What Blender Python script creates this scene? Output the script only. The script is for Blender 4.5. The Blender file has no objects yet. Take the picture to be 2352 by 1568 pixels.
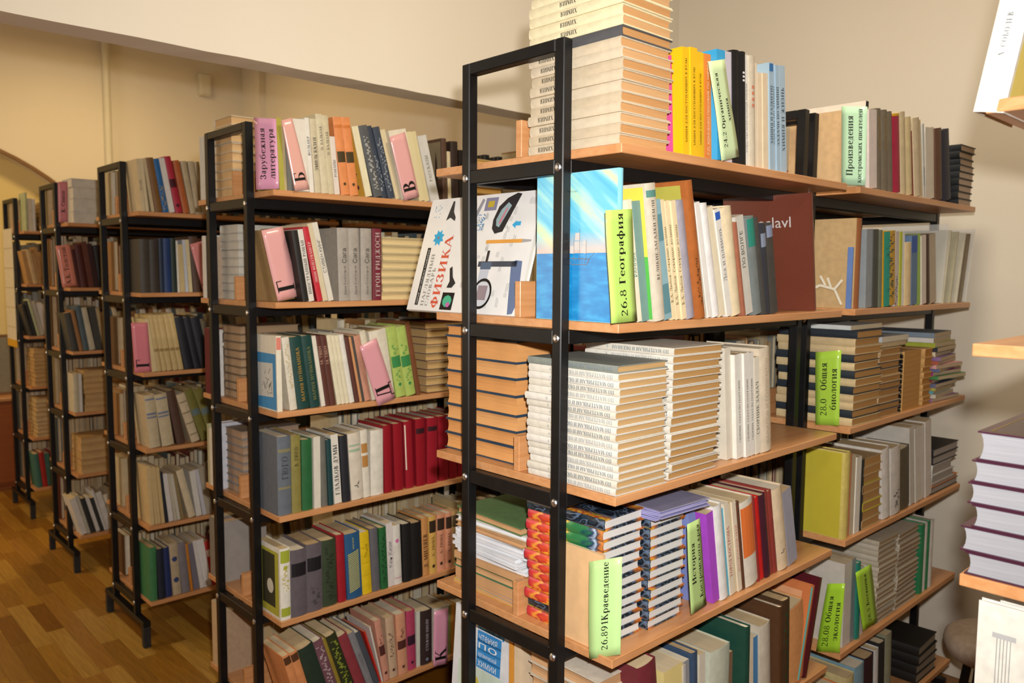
import bpy, bmesh, math, random
from mathutils import Vector, Matrix
random.seed(7)
R = math.radians
scene = bpy.context.scene
col = scene.collection

# light levels and base tones
FLASH_W = 155
LAMP_A = 25
LAMP_B = 28
LEFT_FILL_W = 24
FLASH_C = (1.0, 0.975, 0.945)
WARM_A = (1.0, 0.88, 0.68)
WARM_B = (1.0, 0.72, 0.34)
EXPO = 0.12
WALL1 = 'e9dfcb'
WALL2 = 'ede4d2'
WOOD1 = 'bc8250'
WOOD2 = 'd09868'

# ------------------------------------------------------------------ camera
cam_data = bpy.data.cameras.new('camera')
cam_data.sensor_width = 36.0
cam_data.lens = 1840.95 * 36.0 / 2352.0
cam_data.clip_start = 0.02
cam = bpy.data.objects.new('camera', cam_data)
col.objects.link(cam)
def cam_basis(roll=0.0066, pitch=-0.0863, yaw=0.0306):
    a = math.pi / 4 + yaw
    fw = Vector((math.cos(a), math.sin(a), 0)); rt = Vector((math.sin(a), -math.cos(a), 0)); up = Vector((0, 0, 1))
    c, s = math.cos(pitch), math.sin(pitch)
    fw2 = c * fw + s * up; up2 = -s * fw + c * up
    c, s = math.cos(roll), math.sin(roll)
    return c * rt + s * up2, -s * rt + c * up2, fw2
RT, UP, FW = cam_basis()
CP = Vector((-1.0781, -1.0146, 1.5179))
cam.matrix_world = Matrix(((RT.x, UP.x, -FW.x, CP.x), (RT.y, UP.y, -FW.y, CP.y), (RT.z, UP.z, -FW.z, CP.z), (0, 0, 0, 1)))
cam_data.dof.use_dof = True
cam_data.dof.focus_distance = 1.55
cam_data.dof.aperture_fstop = 5.6
scene.camera = cam

# ------------------------------------------------------------------ light
world = bpy.data.worlds.new('world'); scene.world = world
world.use_nodes = True
world.node_tree.nodes['Background'].inputs[0].default_value = (1.0, 0.86, 0.68, 1)
world.node_tree.nodes['Background'].inputs[1].default_value = 0.02

def lamp(name, kind, loc, power, color, **kw):
    d = bpy.data.lights.new(name, kind); d.energy = power; d.color = color
    for k, v in kw.items(): setattr(d, k, v)
    o = bpy.data.objects.new(name, d); col.objects.link(o); o.location = loc
    return o
# the flash in the camera's hot shoe, a little above and right of the lens
flash = lamp('camera_flash', 'SPOT', CP + RT * 0.045 + UP * 0.115 + FW * 0.02, FLASH_W, FLASH_C, spot_size=R(118), spot_blend=1.0, shadow_soft_size=0.022)
flash.rotation_euler = FW.to_track_quat('-Z', 'Y').to_euler()
# warm ceiling lamps of the two rooms
for (x, y, p, c) in ((0.55, -0.25, LAMP_A, WARM_A), (-1.7, -1.7, LAMP_A * 0.8, WARM_A), (-1.9, 4.5, LAMP_B, WARM_B), (0.7, 4.6, LAMP_B * 0.7, WARM_B)):
    a = lamp('ceiling_lamp_light', 'AREA', (x, y, 3.2), p, c, shape='DISK', size=0.45)
# added warm area light before the unseen left wall, brightening floor and far room
left_fill = lamp('left_fill_light', 'AREA', (-3.3, 3.2, 1.6), LEFT_FILL_W, (1.0, 0.88, 0.70), shape='RECTANGLE', size=1.2, size_y=1.6)
left_fill.rotation_euler = (0, R(-90), 0)

scene.view_settings.view_transform = 'Standard'
scene.view_settings.look = 'None'
scene.view_settings.exposure = EXPO
scene.view_settings.gamma = 1.0
scene.view_settings.use_curve_mapping = False
scene.cycles.max_bounces = 8
scene.cycles.diffuse_bounces = 3
scene.cycles.glossy_bounces = 2

# ------------------------------------------------------------------ materials
def lin(h):
    v = [int(h[i:i + 2], 16) / 255 for i in (0, 2, 4)]
    return tuple((c / 12.92 if c <= 0.04045 else ((c + 0.055) / 1.055) ** 2.4) for c in v) + (1.0,)
def node(nt, t, **kw):
    n = nt.nodes.new(t)
    for k, v in kw.items(): setattr(n, k, v)
    return n
def new_mat(name, rough=0.6, spec=0.4):
    m = bpy.data.materials.new(name); m.use_nodes = True
    b = m.node_tree.nodes['Principled BSDF']
    b.inputs['Roughness'].default_value = rough
    b.inputs['Specular IOR Level'].default_value = spec
    return m, m.node_tree, b
def ramp(nt, stops):
    r = node(nt, 'ShaderNodeValToRGB')
    e = r.color_ramp.elements
    while len(e) < len(stops): e.new(0.5)
    for el, (p, c) in zip(e, stops): el.position = p; el.color = c
    return r
def noise_mat(name, c1, c2, scale, rough=0.6, spec=0.4, stretch=(1, 1, 1), bump=0.0, bscale=None, detail=4, coord='Object'):
    m, nt, b = new_mat(name, rough, spec)
    tc = node(nt, 'ShaderNodeTexCoord'); mp = node(nt, 'ShaderNodeMapping'); mp.inputs['Scale'].default_value = stretch
    nt.links.new(tc.outputs[coord], mp.inputs[0])
    n = node(nt, 'ShaderNodeTexNoise'); n.inputs['Scale'].default_value = scale; n.inputs['Detail'].default_value = detail
    nt.links.new(mp.outputs[0], n.inputs['Vector'])
    r = ramp(nt, ((0.3, lin(c1)), (0.7, lin(c2))))
    nt.links.new(n.outputs['Fac'], r.inputs[0]); nt.links.new(r.outputs[0], b.inputs['Base Color'])
    if bump:
        bp = node(nt, 'ShaderNodeBump'); bp.inputs['Strength'].default_value = bump; bp.inputs['Distance'].default_value = 0.002
        if bscale:
            n2 = node(nt, 'ShaderNodeTexNoise'); n2.inputs['Scale'].default_value = bscale; nt.links.new(tc.outputs[coord], n2.inputs['Vector'])
            nt.links.new(n2.outputs['Fac'], bp.inputs['Height'])
        else: nt.links.new(n.outputs['Fac'], bp.inputs['Height'])
        nt.links.new(bp.outputs[0], b.inputs['Normal'])
    return m
def own_colour_mat(name, rough, spec, wear=0.25, scale=40, lines=False, bump=0.0, attr=None, top=0.86):
    """the object's own colour (or a colour attribute) with fine mottling; lines = the leaves of a page block"""
    m, nt, b = new_mat(name, rough, spec)
    if attr:
        oi = node(nt, 'ShaderNodeAttribute'); oi.attribute_name = attr; src = oi.outputs['Color']
    else:
        oi = node(nt, 'ShaderNodeObjectInfo'); src = oi.outputs['Color']
    tc = node(nt, 'ShaderNodeTexCoord')
    mp = node(nt, 'ShaderNodeMapping'); nt.links.new(tc.outputs['Object'], mp.inputs[0])
    if lines: mp.inputs['Scale'].default_value = (1400, 12, 12)
    else: mp.inputs['Scale'].default_value = (scale, scale, scale)
    n = node(nt, 'ShaderNodeTexNoise'); n.inputs['Scale'].default_value = 1.0; n.inputs['Detail'].default_value = 3
    nt.links.new(mp.outputs[0], n.inputs['Vector'])
    r = ramp(nt, ((0.3, ((1 - wear) * top,) * 3 + (1,)), (0.7, (top, top, top, 1))))
    nt.links.new(n.outputs['Fac'], r.inputs[0])
    mx = node(nt, 'ShaderNodeMix', data_type='RGBA', blend_type='MULTIPLY'); mx.inputs[0].default_value = 1.0
    nt.links.new(src, mx.inputs[6]); nt.links.new(r.outputs[0], mx.inputs[7])
    nt.links.new(mx.outputs[2], b.inputs['Base Color'])
    if bump:
        bp = node(nt, 'ShaderNodeBump'); bp.inputs['Strength'].default_value = bump; bp.inputs['Distance'].default_value = 0.001
        nt.links.new(n.outputs['Fac'], bp.inputs['Height']); nt.links.new(bp.outputs[0], b.inputs['Normal'])
    return m
M = {}
M['cloth'] = own_colour_mat('book_cloth', 0.55, 0.35, 0.16, 60, bump=0.15)
M['gloss'] = own_colour_mat('glossy_cover', 0.28, 0.5, 0.06, 20)
M['matte'] = own_colour_mat('paper_cover', 0.6, 0.3, 0.12, 35)
M['pages'] = own_colour_mat('page_edges', 0.85, 0.1, 0.22, lines=True, bump=0.3)
M['print'] = own_colour_mat('print', 0.6, 0.3, 0.05, 30)
M['card'] = own_colour_mat('laminated_card', 0.22, 0.5, 0.03, 8)
M['shelved'] = own_colour_mat('shelved_books', 0.55, 0.3, 0.15, 30, attr='Col')
M['black_metal'] = noise_mat('black_painted_steel', '0b0b0c', '121213', 30, 0.42, 0.35, bump=0.05)
M['low_bounce'] = noise_mat('low_bounce_wall', 'b09a7c', 'b8a284', 1.2, 0.85, 0.15)  # darkened copy of the wall paint, cuts light bounced off unseen walls
M['steel'] = noise_mat('bolt_steel', 'c4c6ca', 'e0e2e6', 50, 0.32, 0.6)
M['steel'].node_tree.nodes['Principled BSDF'].inputs['Metallic'].default_value = 1.0
M['rubber'] = noise_mat('foot_cap', '1c1c1c', '2c2c2c', 30, 0.6)
M['paint'] = noise_mat('wall_paint', WALL1, WALL2, 1.2, 0.85, 0.15, bump=0.08, bscale=90)
M['ceiling'] = noise_mat('ceiling_paint', 'e8e2d6', 'eee9de', 1.5, 0.9, 0.1)
M['niche'] = noise_mat('niche_paint', 'e6cf90', 'ead69c', 1.5, 0.85, 0.15)
M['trim'] = noise_mat('brown_moulding', '7a5a3a', '8a6844', 8, 0.6)
M['pipe'] = noise_mat('pipe_paint', 'd8d2bc', 'e0dac4', 6, 0.5)
M['brown_wood'] = noise_mat('brown_cabinet', '8a4a22', '9a5628', 6, 0.45, stretch=(1, 1, 8))
M['velour'] = noise_mat('stool_cover', 'a08c7c', 'b09c8a', 60, 0.9)
def wood_mat():
    m, nt, b = new_mat('beech_laminate', 0.33, 0.45)
    tc = node(nt, 'ShaderNodeTexCoord'); mp = node(nt, 'ShaderNodeMapping'); mp.inputs['Scale'].default_value = (3, 30, 60)
    nt.links.new(tc.outputs['Object'], mp.inputs[0])
    n = node(nt, 'ShaderNodeTexNoise'); n.inputs['Scale'].default_value = 1.6; n.inputs['Detail'].default_value = 6; n.inputs['Distortion'].default_value = 0.6
    nt.links.new(mp.outputs[0], n.inputs['Vector'])
    r = ramp(nt, ((0.25, lin(WOOD1)), (0.75, lin(WOOD2))))
    nt.links.new(n.outputs['Fac'], r.inputs[0]); nt.links.new(r.outputs[0], b.inputs['Base Color'])
    return m
M['wood'] = wood_mat()
def plank_mat():
    m, nt, b = new_mat('oak_plank', 0.3, 0.45)
    oi = node(nt, 'ShaderNodeObjectInfo')
    tc = node(nt, 'ShaderNodeTexCoord'); mp = node(nt, 'ShaderNodeMapping'); mp.inputs['Scale'].default_value = (70, 4, 10)
    nt.links.new(tc.outputs['Object'], mp.inputs[0]); 
    ad = node(nt, 'ShaderNodeVectorMath', operation='ADD'); nt.links.new(mp.outputs[0], ad.inputs[0]); nt.links.new(oi.outputs['Location'], ad.inputs[1])
    n = node(nt, 'ShaderNodeTexNoise'); n.inputs['Scale'].default_value = 1.5; n.inputs['Detail'].default_value = 6; n.inputs['Distortion'].default_value = 1.0
    nt.links.new(ad.outputs[0], n.inputs['Vector'])
    r = ramp(nt, ((0.25, (0.62, 0.60, 0.56, 1)), (0.75, (1, 1, 1, 1))))
    nt.links.new(n.outputs['Fac'], r.inputs[0])
    mx = node(nt, 'ShaderNodeMix', data_type='RGBA', blend_type='MULTIPLY'); mx.inputs[0].default_value = 1.0
    nt.links.new(oi.outputs['Color'], mx.inputs[6]); nt.links.new(r.outputs[0], mx.inputs[7]); nt.links.new(mx.outputs[2], b.inputs['Base Color'])
    return m
M['plank'] = plank_mat()
def floor_mat():
    m, nt, b = new_mat('laminate_floor', 0.3, 0.45)
    tc = node(nt, 'ShaderNodeTexCoord'); mp = node(nt, 'ShaderNodeMapping'); mp.inputs['Rotation'].default_value = (0, 0, R(90))
    nt.links.new(tc.outputs['Object'], mp.inputs[0])
    br = node(nt, 'ShaderNodeTexBrick'); br.inputs['Scale'].default_value = 1.0
    br.inputs['Brick Width'].default_value = 0.38; br.inputs['Row Height'].default_value = 0.068; br.inputs['Mortar Size'].default_value = 0.0006
    br.inputs['Color1'].default_value = lin('a8701c'); br.inputs['Color2'].default_value = lin('7c4c10'); br.inputs['Mortar'].default_value = lin('4a2c0c')
    nt.links.new(mp.outputs[0], br.inputs['Vector']); nt.links.new(br.outputs['Color'], b.inputs['Base Color'])
    return m
M['floor'] = floor_mat()
def marble_mat(dark):
    m, nt, b = new_mat('marbled_cover_' + ('night' if dark else 'fire'), 0.3, 0.5)
    tc = node(nt, 'ShaderNodeTexCoord'); mp = node(nt, 'ShaderNodeMapping')
    mp.inputs['Scale'].default_value = (26, 14, 14)
    nt.links.new(tc.outputs['Object'], mp.inputs[0])
    n = node(nt, 'ShaderNodeTexNoise'); n.inputs['Scale'].default_value = 0.8; n.inputs['Detail'].default_value = 1.5; n.inputs['Distortion'].default_value = 2.2
    nt.links.new(mp.outputs[0], n.inputs['Vector'])
    sx = node(nt, 'ShaderNodeSeparateXYZ'); nt.links.new(tc.outputs['Object'], sx.inputs[0])
    if dark:
        # dark swirls in the middle of the board, fiery colours toward the spine and the fore-edge
        ma = node(nt, 'ShaderNodeMath', operation='MULTIPLY_ADD'); nt.links.new(n.outputs['Fac'], ma.inputs[0]); ma.inputs[1].default_value = 1.6; ma.inputs[2].default_value = -0.3
        st = ((0.1, lin('14181e')), (0.3, lin('22303e')), (0.4, lin('101216')), (0.48, lin('5a6c84')), (0.54, lin('16181e')), (0.62, lin('2a3a44')), (0.75, lin('14161a')), (0.9, lin('3a4656')))
        r = ramp(nt, st); nt.links.new(ma.outputs[0], r.inputs[0])
        r2 = ramp(nt, ((0.2, lin('7a2420')), (0.36, lin('e09a34')), (0.46, lin('b03828')), (0.55, lin('e8b840')), (0.66, lin('3a6a3c')), (0.8, lin('c86a2c')))); nt.links.new(ma.outputs[0], r2.inputs[0])
        d0 = node(nt, 'ShaderNodeMath', operation='SUBTRACT'); nt.links.new(sx.outputs['Y'], d0.inputs[0]); d0.inputs[1].default_value = 0.06
        d1 = node(nt, 'ShaderNodeMath', operation='ABSOLUTE'); nt.links.new(d0.outputs[0], d1.inputs[0])
        mr = node(nt, 'ShaderNodeMapRange'); nt.links.new(d1.outputs[0], mr.inputs[0]); mr.inputs[1].default_value = 0.034; mr.inputs[2].default_value = 0.05
        gt = node(nt, 'ShaderNodeMath', operation='GREATER_THAN'); nt.links.new(sx.outputs['Y'], gt.inputs[0]); gt.inputs[1].default_value = 0.001
        gm = node(nt, 'ShaderNodeMath', operation='MULTIPLY'); nt.links.new(gt.outputs[0], gm.inputs[0]); nt.links.new(mr.outputs[0], gm.inputs[1])
        mx = node(nt, 'ShaderNodeMix', data_type='RGBA'); nt.links.new(gm.outputs[0], mx.inputs[0]); nt.links.new(r.outputs[0], mx.inputs[6]); nt.links.new(r2.outputs[0], mx.inputs[7])
        nt.links.new(mx.outputs[2], b.inputs['Base Color'])
        return m
    # red at one end of the spine, through yellow flames, to green and blue at the other
    ma = node(nt, 'ShaderNodeMath', operation='MULTIPLY_ADD'); nt.links.new(sx.outputs['Z'], ma.inputs[0]); ma.inputs[1].default_value = -5.0
    mb = node(nt, 'ShaderNodeMath', operation='MULTIPLY_ADD'); nt.links.new(n.outputs['Fac'], mb.inputs[0]); mb.inputs[1].default_value = 0.5; mb.inputs[2].default_value = 0.76
    nt.links.new(mb.outputs[0], ma.inputs[2])
    st = ((0.04, lin('a8243a')), (0.1, lin('d03c3a')), (0.14, lin('e8a03a')), (0.18, lin('b82c34')), (0.27, lin('d8502c')), (0.31, lin('f0b43a')), (0.36, lin('d8862c')), (0.42, lin('f0c03a')), (0.47, lin('6a8a3a')),
          (0.5, lin('e0b040')), (0.54, lin('4a8040')), (0.6, lin('3a7a44')), (0.76, lin('2a7048')), (0.83, lin('1c345a')), (0.89, lin('a8bcd4')), (0.94, lin('202c48')), (1.0, lin('c87a34')))
    r = ramp(nt, st); nt.links.new(ma.outputs[0], r.inputs[0]); nt.links.new(r.outputs[0], b.inputs['Base Color'])
    return m
M['fire'] = marble_mat(False); M['night'] = marble_mat(True)
def sea_mat():
    """printed sea picture: streaked pale sky with yellow and pink, blue water below"""
    m, nt, b = new_mat('sea_picture', 0.25, 0.5)
    tc = node(nt, 'ShaderNodeTexCoord'); sx = node(nt, 'ShaderNodeSeparateXYZ'); nt.links.new(tc.outputs['Object'], sx.inputs[0])
    mp = node(nt, 'ShaderNodeMapping', vector_type='TEXTURE'); mp.inputs['Rotation'].default_value = (R(38), 0, 0); mp.inputs['Scale'].default_value = (1, 0.3, 0.034)
    nt.links.new(tc.outputs['Object'], mp.inputs[0])
    n = node(nt, 'ShaderNodeTexNoise'); n.inputs['Scale'].default_value = 1.0; n.inputs['Detail'].default_value = 5; nt.links.new(mp.outputs[0], n.inputs['Vector'])
    sky = ramp(nt, ((0.3, lin('4aa8d0')), (0.45, lin('66bcd8')), (0.55, lin('9cd4d0')), (0.66, lin('c4d8a4')), (0.76, lin('8cccd8')), (0.88, lin('ccd0b0'))))
    nt.links.new(n.outputs['Fac'], sky.inputs[0])
    mp2 = node(nt, 'ShaderNodeMapping'); mp2.inputs['Scale'].default_value = (1, 25, 80); nt.links.new(tc.outputs['Object'], mp2.inputs[0])
    n2 = node(nt, 'ShaderNodeTexNoise'); n2.inputs['Scale'].default_value = 1.0; n2.inputs['Detail'].default_value = 5; nt.links.new(mp2.outputs[0], n2.inputs['Vector'])
    sea = ramp(nt, ((0.3, lin('1274b2')), (0.5, lin('1c82c0')), (0.7, lin('309ad0')))); nt.links.new(n2.outputs['Fac'], sea.inputs[0])
    st = node(nt, 'ShaderNodeMath', operation='GREATER_THAN'); nt.links.new(sx.outputs['Z'], st.inputs[0]); st.inputs[1].default_value = 0.125
    mx = node(nt, 'ShaderNodeMix', data_type='RGBA'); nt.links.new(st.outputs[0], mx.inputs[0]); nt.links.new(sea.outputs[0], mx.inputs[6]); nt.links.new(sky.outputs[0], mx.inputs[7])
    glow = node(nt, 'ShaderNodeMapRange'); nt.links.new(sx.outputs['Z'], glow.inputs[0]); glow.inputs[1].default_value = 0.125; glow.inputs[2].default_value = 0.165; glow.inputs[3].default_value = 0.85; glow.inputs[4].default_value = 0.0
    gm = node(nt, 'ShaderNodeMath', operation='MULTIPLY'); nt.links.new(glow.outputs[0], gm.inputs[0]); nt.links.new(st.outputs[0], gm.inputs[1])
    mx2 = node(nt, 'ShaderNodeMix', data_type='RGBA'); nt.links.new(gm.outputs[0], mx2.inputs[0]); nt.links.new(mx.outputs[2], mx2.inputs[6]); mx2.inputs[7].default_value = lin('dcb49c')
    nt.links.new(mx2.outputs[2], b.inputs['Base Color'])
    return m
M['sea'] = sea_mat()
def clear_mat():
    m, nt, b = new_mat('clear_plastic', 0.12, 0.5)
    b.inputs['Base Color'].default_value = (0.9, 0.9, 0.85, 1); b.inputs['Alpha'].default_value = 0.25
    return m
M['clear'] = clear_mat()

# ------------------------------------------------------------------ mesh helpers
class MB:
    def __init__(s): s.v = []; s.f = []; s.c = []
    def box(s, a, b, c=None):
        (x0, y0, z0), (x1, y1, z1) = a, b
        n = len(s.v)
        s.v += [(x0, y0, z0), (x1, y0, z0), (x1, y1, z0), (x0, y1, z0), (x0, y0, z1), (x1, y0, z1), (x1, y1, z1), (x0, y1, z1)]
        s.f += [tuple(n + i for i in q) for q in ((0, 3, 2, 1), (4, 5, 6, 7), (0, 1, 5, 4), (1, 2, 6, 5), (2, 3, 7, 6), (3, 0, 4, 7))]
        if c: s.c += [c] * 6
        return s
    def add(s, v, f, mat=None, c=None):
        n = len(s.v)
        s.v += [tuple(mat @ Vector(p)) if mat else tuple(p) for p in v]
        s.f += [tuple(n + i for i in q) for q in f]
        if c: s.c += [c] * len(f)
        return s
    def cyl(s, p0, p1, r, seg=12, r1=None):
        p0, p1 = Vector(p0), Vector(p1); ax = (p1 - p0).normalized()
        u = ax.orthogonal().normalized(); w = ax.cross(u); n = len(s.v); r1 = r if r1 is None else r1
        for p, q in ((p0, r), (p1, r1)):
            s.v += [tuple(p + q * (math.cos(t) * u + math.sin(t) * w)) for t in (2 * math.pi * i / seg for i in range(seg))]
        s.f += [(n + i, n + (i + 1) % seg, n + seg + (i + 1) % seg, n + seg + i) for i in range(seg)]
        s.f += [tuple(n + i for i in reversed(range(seg))), tuple(n + seg + i for i in range(seg))]
        return s
    def mesh(s, name):
        me = bpy.data.meshes.new(name); me.from_pydata(s.v, [], s.f); me.update(); return me
def put(name, me, mat, parent=None, color=None, loc=None, rot=None, mw=None, smooth=False):
    o = bpy.data.objects.new(name, me); col.objects.link(o)
    if mat is not None and not me.materials: me.materials.append(mat)
    if color: o.color = lin(color)
    if parent: o.parent = parent
    if loc is not None: o.location = loc
    if rot is not None: o.rotation_euler = rot
    if mw is not None: o.matrix_world = mw
    if smooth: me.polygons.foreach_set('use_smooth', [True] * len(me.polygons))
    return o
def tag(o, label, cat, group=None):
    o['label'] = label; o['category'] = cat
    if group: o['group'] = group
    return o
def empty(name, loc=(0, 0, 0)):
    o = bpy.data.objects.new(name, None); col.objects.link(o); o.location = loc; o.empty_display_size = 0.05
    return o
def bevelled(name, a, b, w=0.0015):
    bm = bmesh.new(); bmesh.ops.create_cube(bm, size=1.0)
    for v in bm.verts: v.co = Vector([a[i] + (v.co[i] + 0.5) * (b[i] - a[i]) for i in range(3)])
    bmesh.ops.bevel(bm, geom=bm.edges[:], offset=w, segments=1, affect='EDGES')
    me = bpy.data.meshes.new(name); bm.to_mesh(me); bm.free(); return me
def struct(name, me, mat):
    o = put(name, me, mat); o['kind'] = 'structure'; return o

# lettering: a string as flat faces, lower left at the origin, cap height 1
_TX = {}
def text_faces(s, bold=0.0):
    k = (s, bold)
    if k not in _TX:
        cu = bpy.data.curves.new('t', 'FONT'); cu.body = s; cu.size = 1.0; cu.resolution_u = 2; cu.offset = bold; cu.fill_mode = 'FRONT'
        o = bpy.data.objects.new('t', cu)
        me = bpy.data.meshes.new_from_object(o)
        v = [tuple(p.co) for p in me.vertices]; f = [tuple(p.vertices) for p in me.polygons]
        bpy.data.objects.remove(o); bpy.data.curves.remove(cu); bpy.data.meshes.remove(me)
        if v:
            x0 = min(p[0] for p in v); y0 = min(p[1] for p in v); x1 = max(p[0] for p in v); y1 = max(p[1] for p in v)
            v = [(p[0] - x0, p[1] - y0) for p in v]
            _TX[k] = (v, f, x1 - x0, y1 - y0)
        else: _TX[k] = ([], [], 1, 1)
    return _TX[k]
# bold serif capitals, small letters and figures for the printed cards, built from thick stems, hairlines and bowls (cap height 1)
def _glyph(ch):
    Q = []
    up = ch.upper(); low = ch != up and ch not in 'абеурф'
    H, k, sw = (.68, .80, .17) if (low or ch in 'ае') else (1.0, 1.0, .2)
    hw, sx, sh = .065, .085, .05
    def q(*p): Q.append(p)
    def bar(x0, x1, y0, y1): q((x0, y0), (x1, y0), (x1, y1), (x0, y1))
    def st(x, y0=0.0, y1=None, s='tb', w=None):
        y1 = H if y1 is None else y1; w = w or sw; x *= k
        bar(x - w / 2, x + w / 2, y0, y1)
        if 'b' in s: bar(x - w / 2 - sx, x + w / 2 + sx, y0, y0 + sh)
        if 't' in s: bar(x - w / 2 - sx, x + w / 2 + sx, y1 - sh, y1)
    def hl(x0, x1, y, h=hw): bar(x0 * k, x1 * k, y * H - h / 2, y * H + h / 2)
    def top(x0, x1): bar(x0 * k, x1 * k, H - hw, H)
    def base(x0, x1): bar(x0 * k, x1 * k, 0, hw)
    def dg(x0, y0, x1, y1, w, s=''):
        x0 *= k; x1 *= k; y0 *= H; y1 *= H
        q((x0 - w / 2, y0), (x0 + w / 2, y0), (x1 + w / 2, y1), (x1 - w / 2, y1))
        for (x, y, c) in ((x0, y0, 'a'), (x1, y1, 'z')):
            if c in s: bar(x - w / 2 - sx, x + w / 2 + sx, y if y < H / 2 else y - sh, y + sh if y < H / 2 else y)
    def ring(cx, cy, rx, ry, a0=0, a1=360, w=None, h=hw, n=20):
        w = w or sw; cx *= k; rx *= k; cy *= H; ry *= H
        pt = lambda t, f: (cx + (rx - f * w) * math.cos(t), cy + (ry - f * h) * math.sin(t))
        ts = [R(a0 + (a1 - a0) * i / n) for i in range(n + 1)]
        for t, u in zip(ts, ts[1:]): q(pt(t, 0), pt(u, 0), pt(u, 1), pt(t, 1))
    def ball(x, y, r=.09): ring(x, y / H if H != 1 else y, r / k, r / H, 0, 360, r, r, 10)
    g = ch if ch in 'абеурф' else up
    wd = .8
    if g == ' ': wd = .36
    elif g == 'А': dg(.1, 0, .44, 1, .075, 'a'); dg(.44, 1, .82, 0, .22, 'z'); hl(.22, .68, .33); wd = .96
    elif g == 'Б': st(.24); top(.24, .72); bar(.66 * k, .72 * k, H * .74, H); ring(.38, .29, .36, .29, -90, 90); hl(.3, .4, .55); base(.3, .4); wd = .82
    elif g == 'В': st(.24); ring(.36, .76, .3, .24, -90, 90, None, .06); ring(.38, .27, .36, .27, -90, 90); top(.24, .38); base(.24, .4); hl(.3, .4, .52); wd = .82
    elif g == 'Г': st(.24); top(.24, .68); bar(.63 * k, .68 * k, H * .68, H); wd = .74
    elif g == 'Д': st(.62, hw, None, 't'); dg(.22, .05, .36, 1, .08); top(.3, .62); base(.06, .82); bar(.05 * k, .11 * k, -.16, hw); bar(.77 * k, .83 * k, -.16, hw); wd = .92
    elif g == 'Е': st(.24); top(.24, .68); base(.24, .7); hl(.3, .56, .52); bar(.64 * k, .69 * k, H * .76, H); bar(.65 * k, .71 * k, 0, H * .26); bar(.52 * k, .57 * k, H * .4, H * .64); wd = .8
    elif g == 'Ж': st(.58); dg(.14, 0, .5, .5, .15, 'a'); dg(.14, 1, .5, .5, .08, 'a'); dg(1.02, 0, .66, .5, .15, 'a'); dg(1.02, 1, .66, .5, .08, 'a'); wd = 1.16
    elif g == 'З': ring(.34, .76, .29, .24, -90, 150, None, .06); ring(.34, .27, .33, .27, -150, 90); ball(.12, H * .8); ball(.1, H * .2); wd = .74
    elif g in 'ИЙ':
        st(.22); st(.78); dg(.26, .06, .74, .94, .07)
        if g == 'Й': ring(.5, 1.24, .17, .14, 180, 360, .06, .07, 8)
        wd = 1.0
    elif g == 'К': st(.24); dg(.34, .46, .68, 1, .07, 'z'); dg(.42, .58, .78, 0, .2, 'z'); wd = .92
    elif g == 'Л': st(.7); dg(.2, .1, .36, 1, .08); top(.28, .7); ball(.12, .09, .085); wd = .92
    elif g == 'М': st(.16, w=.08); st(.9); dg(.2, 1, .5, .05, .2); dg(.5, .05, .86, 1, .07); wd = 1.1
    elif g == 'Н': st(.22); st(.76); hl(.26, .72, .52); wd = .98
    elif g == 'О': ring(.46, .5, .42, .51); wd = .92
    elif g == 'П': st(.22); st(.76); top(.22, .76); wd = .98
    elif g == 'Р': st(.24); ring(.36, .73, .33, .27, -90, 90); top(.24, .38); hl(.3, .38, .5); wd = .76
    elif g == 'С': ring(.46, .5, .42, .51, 40, 320); bar(.74 * k, .8 * k, H * .66, H * .98); wd = .84
    elif g == 'Т': st(.42, s='b'); top(.04, .8); bar(.04 * k, .1 * k, H * .68, H); bar(.74 * k, .8 * k, H * .68, H); wd = .84
    elif g == 'Х': dg(.18, 1, .68, 0, .21, 'az'); dg(.14, 0, .7, 1, .075, 'az'); wd = .86
    elif g == 'Ч': st(.66); ring(.42, .72, .3, .27, 180, 300); bar(.12 * k, .12 * k + sw, H * .72, H); bar(.06 * k, .4 * k, H - sh, H); wd = .9
    elif g == 'Щ' or g == 'Ш':
        st(.2); st(.6); st(1.0); base(.2, 1.0)
        if g == 'Щ': bar(1.1 * k, 1.17 * k, -.18, hw)
        wd = 1.24
    elif g == 'Ц': st(.22); st(.76); base(.22, .86); bar(.83 * k, .9 * k, -.18, hw); wd = 1.02
    elif g == '+': st(.3, .1, .9, '', .08); bar(.05, .55, .46, .54); wd = .6
    elif g == 'Ы': st(.22); ring(.32, .27, .28, .27, -90, 90, None, .06); hl(.24, .34, .52); st(.86); wd = 1.06
    elif g == 'Ь': st(.24); ring(.36, .28, .34, .28, -90, 90); hl(.24, .38, .54); base(.24, .38); wd = .78
    elif g == 'Э': ring(.38, .5, .42, .51, -140, 140); hl(.36, .7, .5); bar(.06 * k, .12 * k, H * .66, H * .98); wd = .86
    elif g == 'Ю': st(.2); ring(.76, .5, .36, .51); hl(.24, .46, .5); wd = 1.2
    elif g == 'Я': st(.66); ring(.46, .73, .34, .27, 90, 270); hl(.4, .6, .48); top(.44, .66); dg(.16, 0, .48, .48, .18, 'a'); wd = .88
    elif g in 'Фф':
        H = 1.0
        if g == 'ф': ring(.46, .34, .42, .35, 0, 360, .17); st(.46, -.26, 1.0, 'b', .17)
        else: ring(.48, .5, .44, .34); st(.48)
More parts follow.
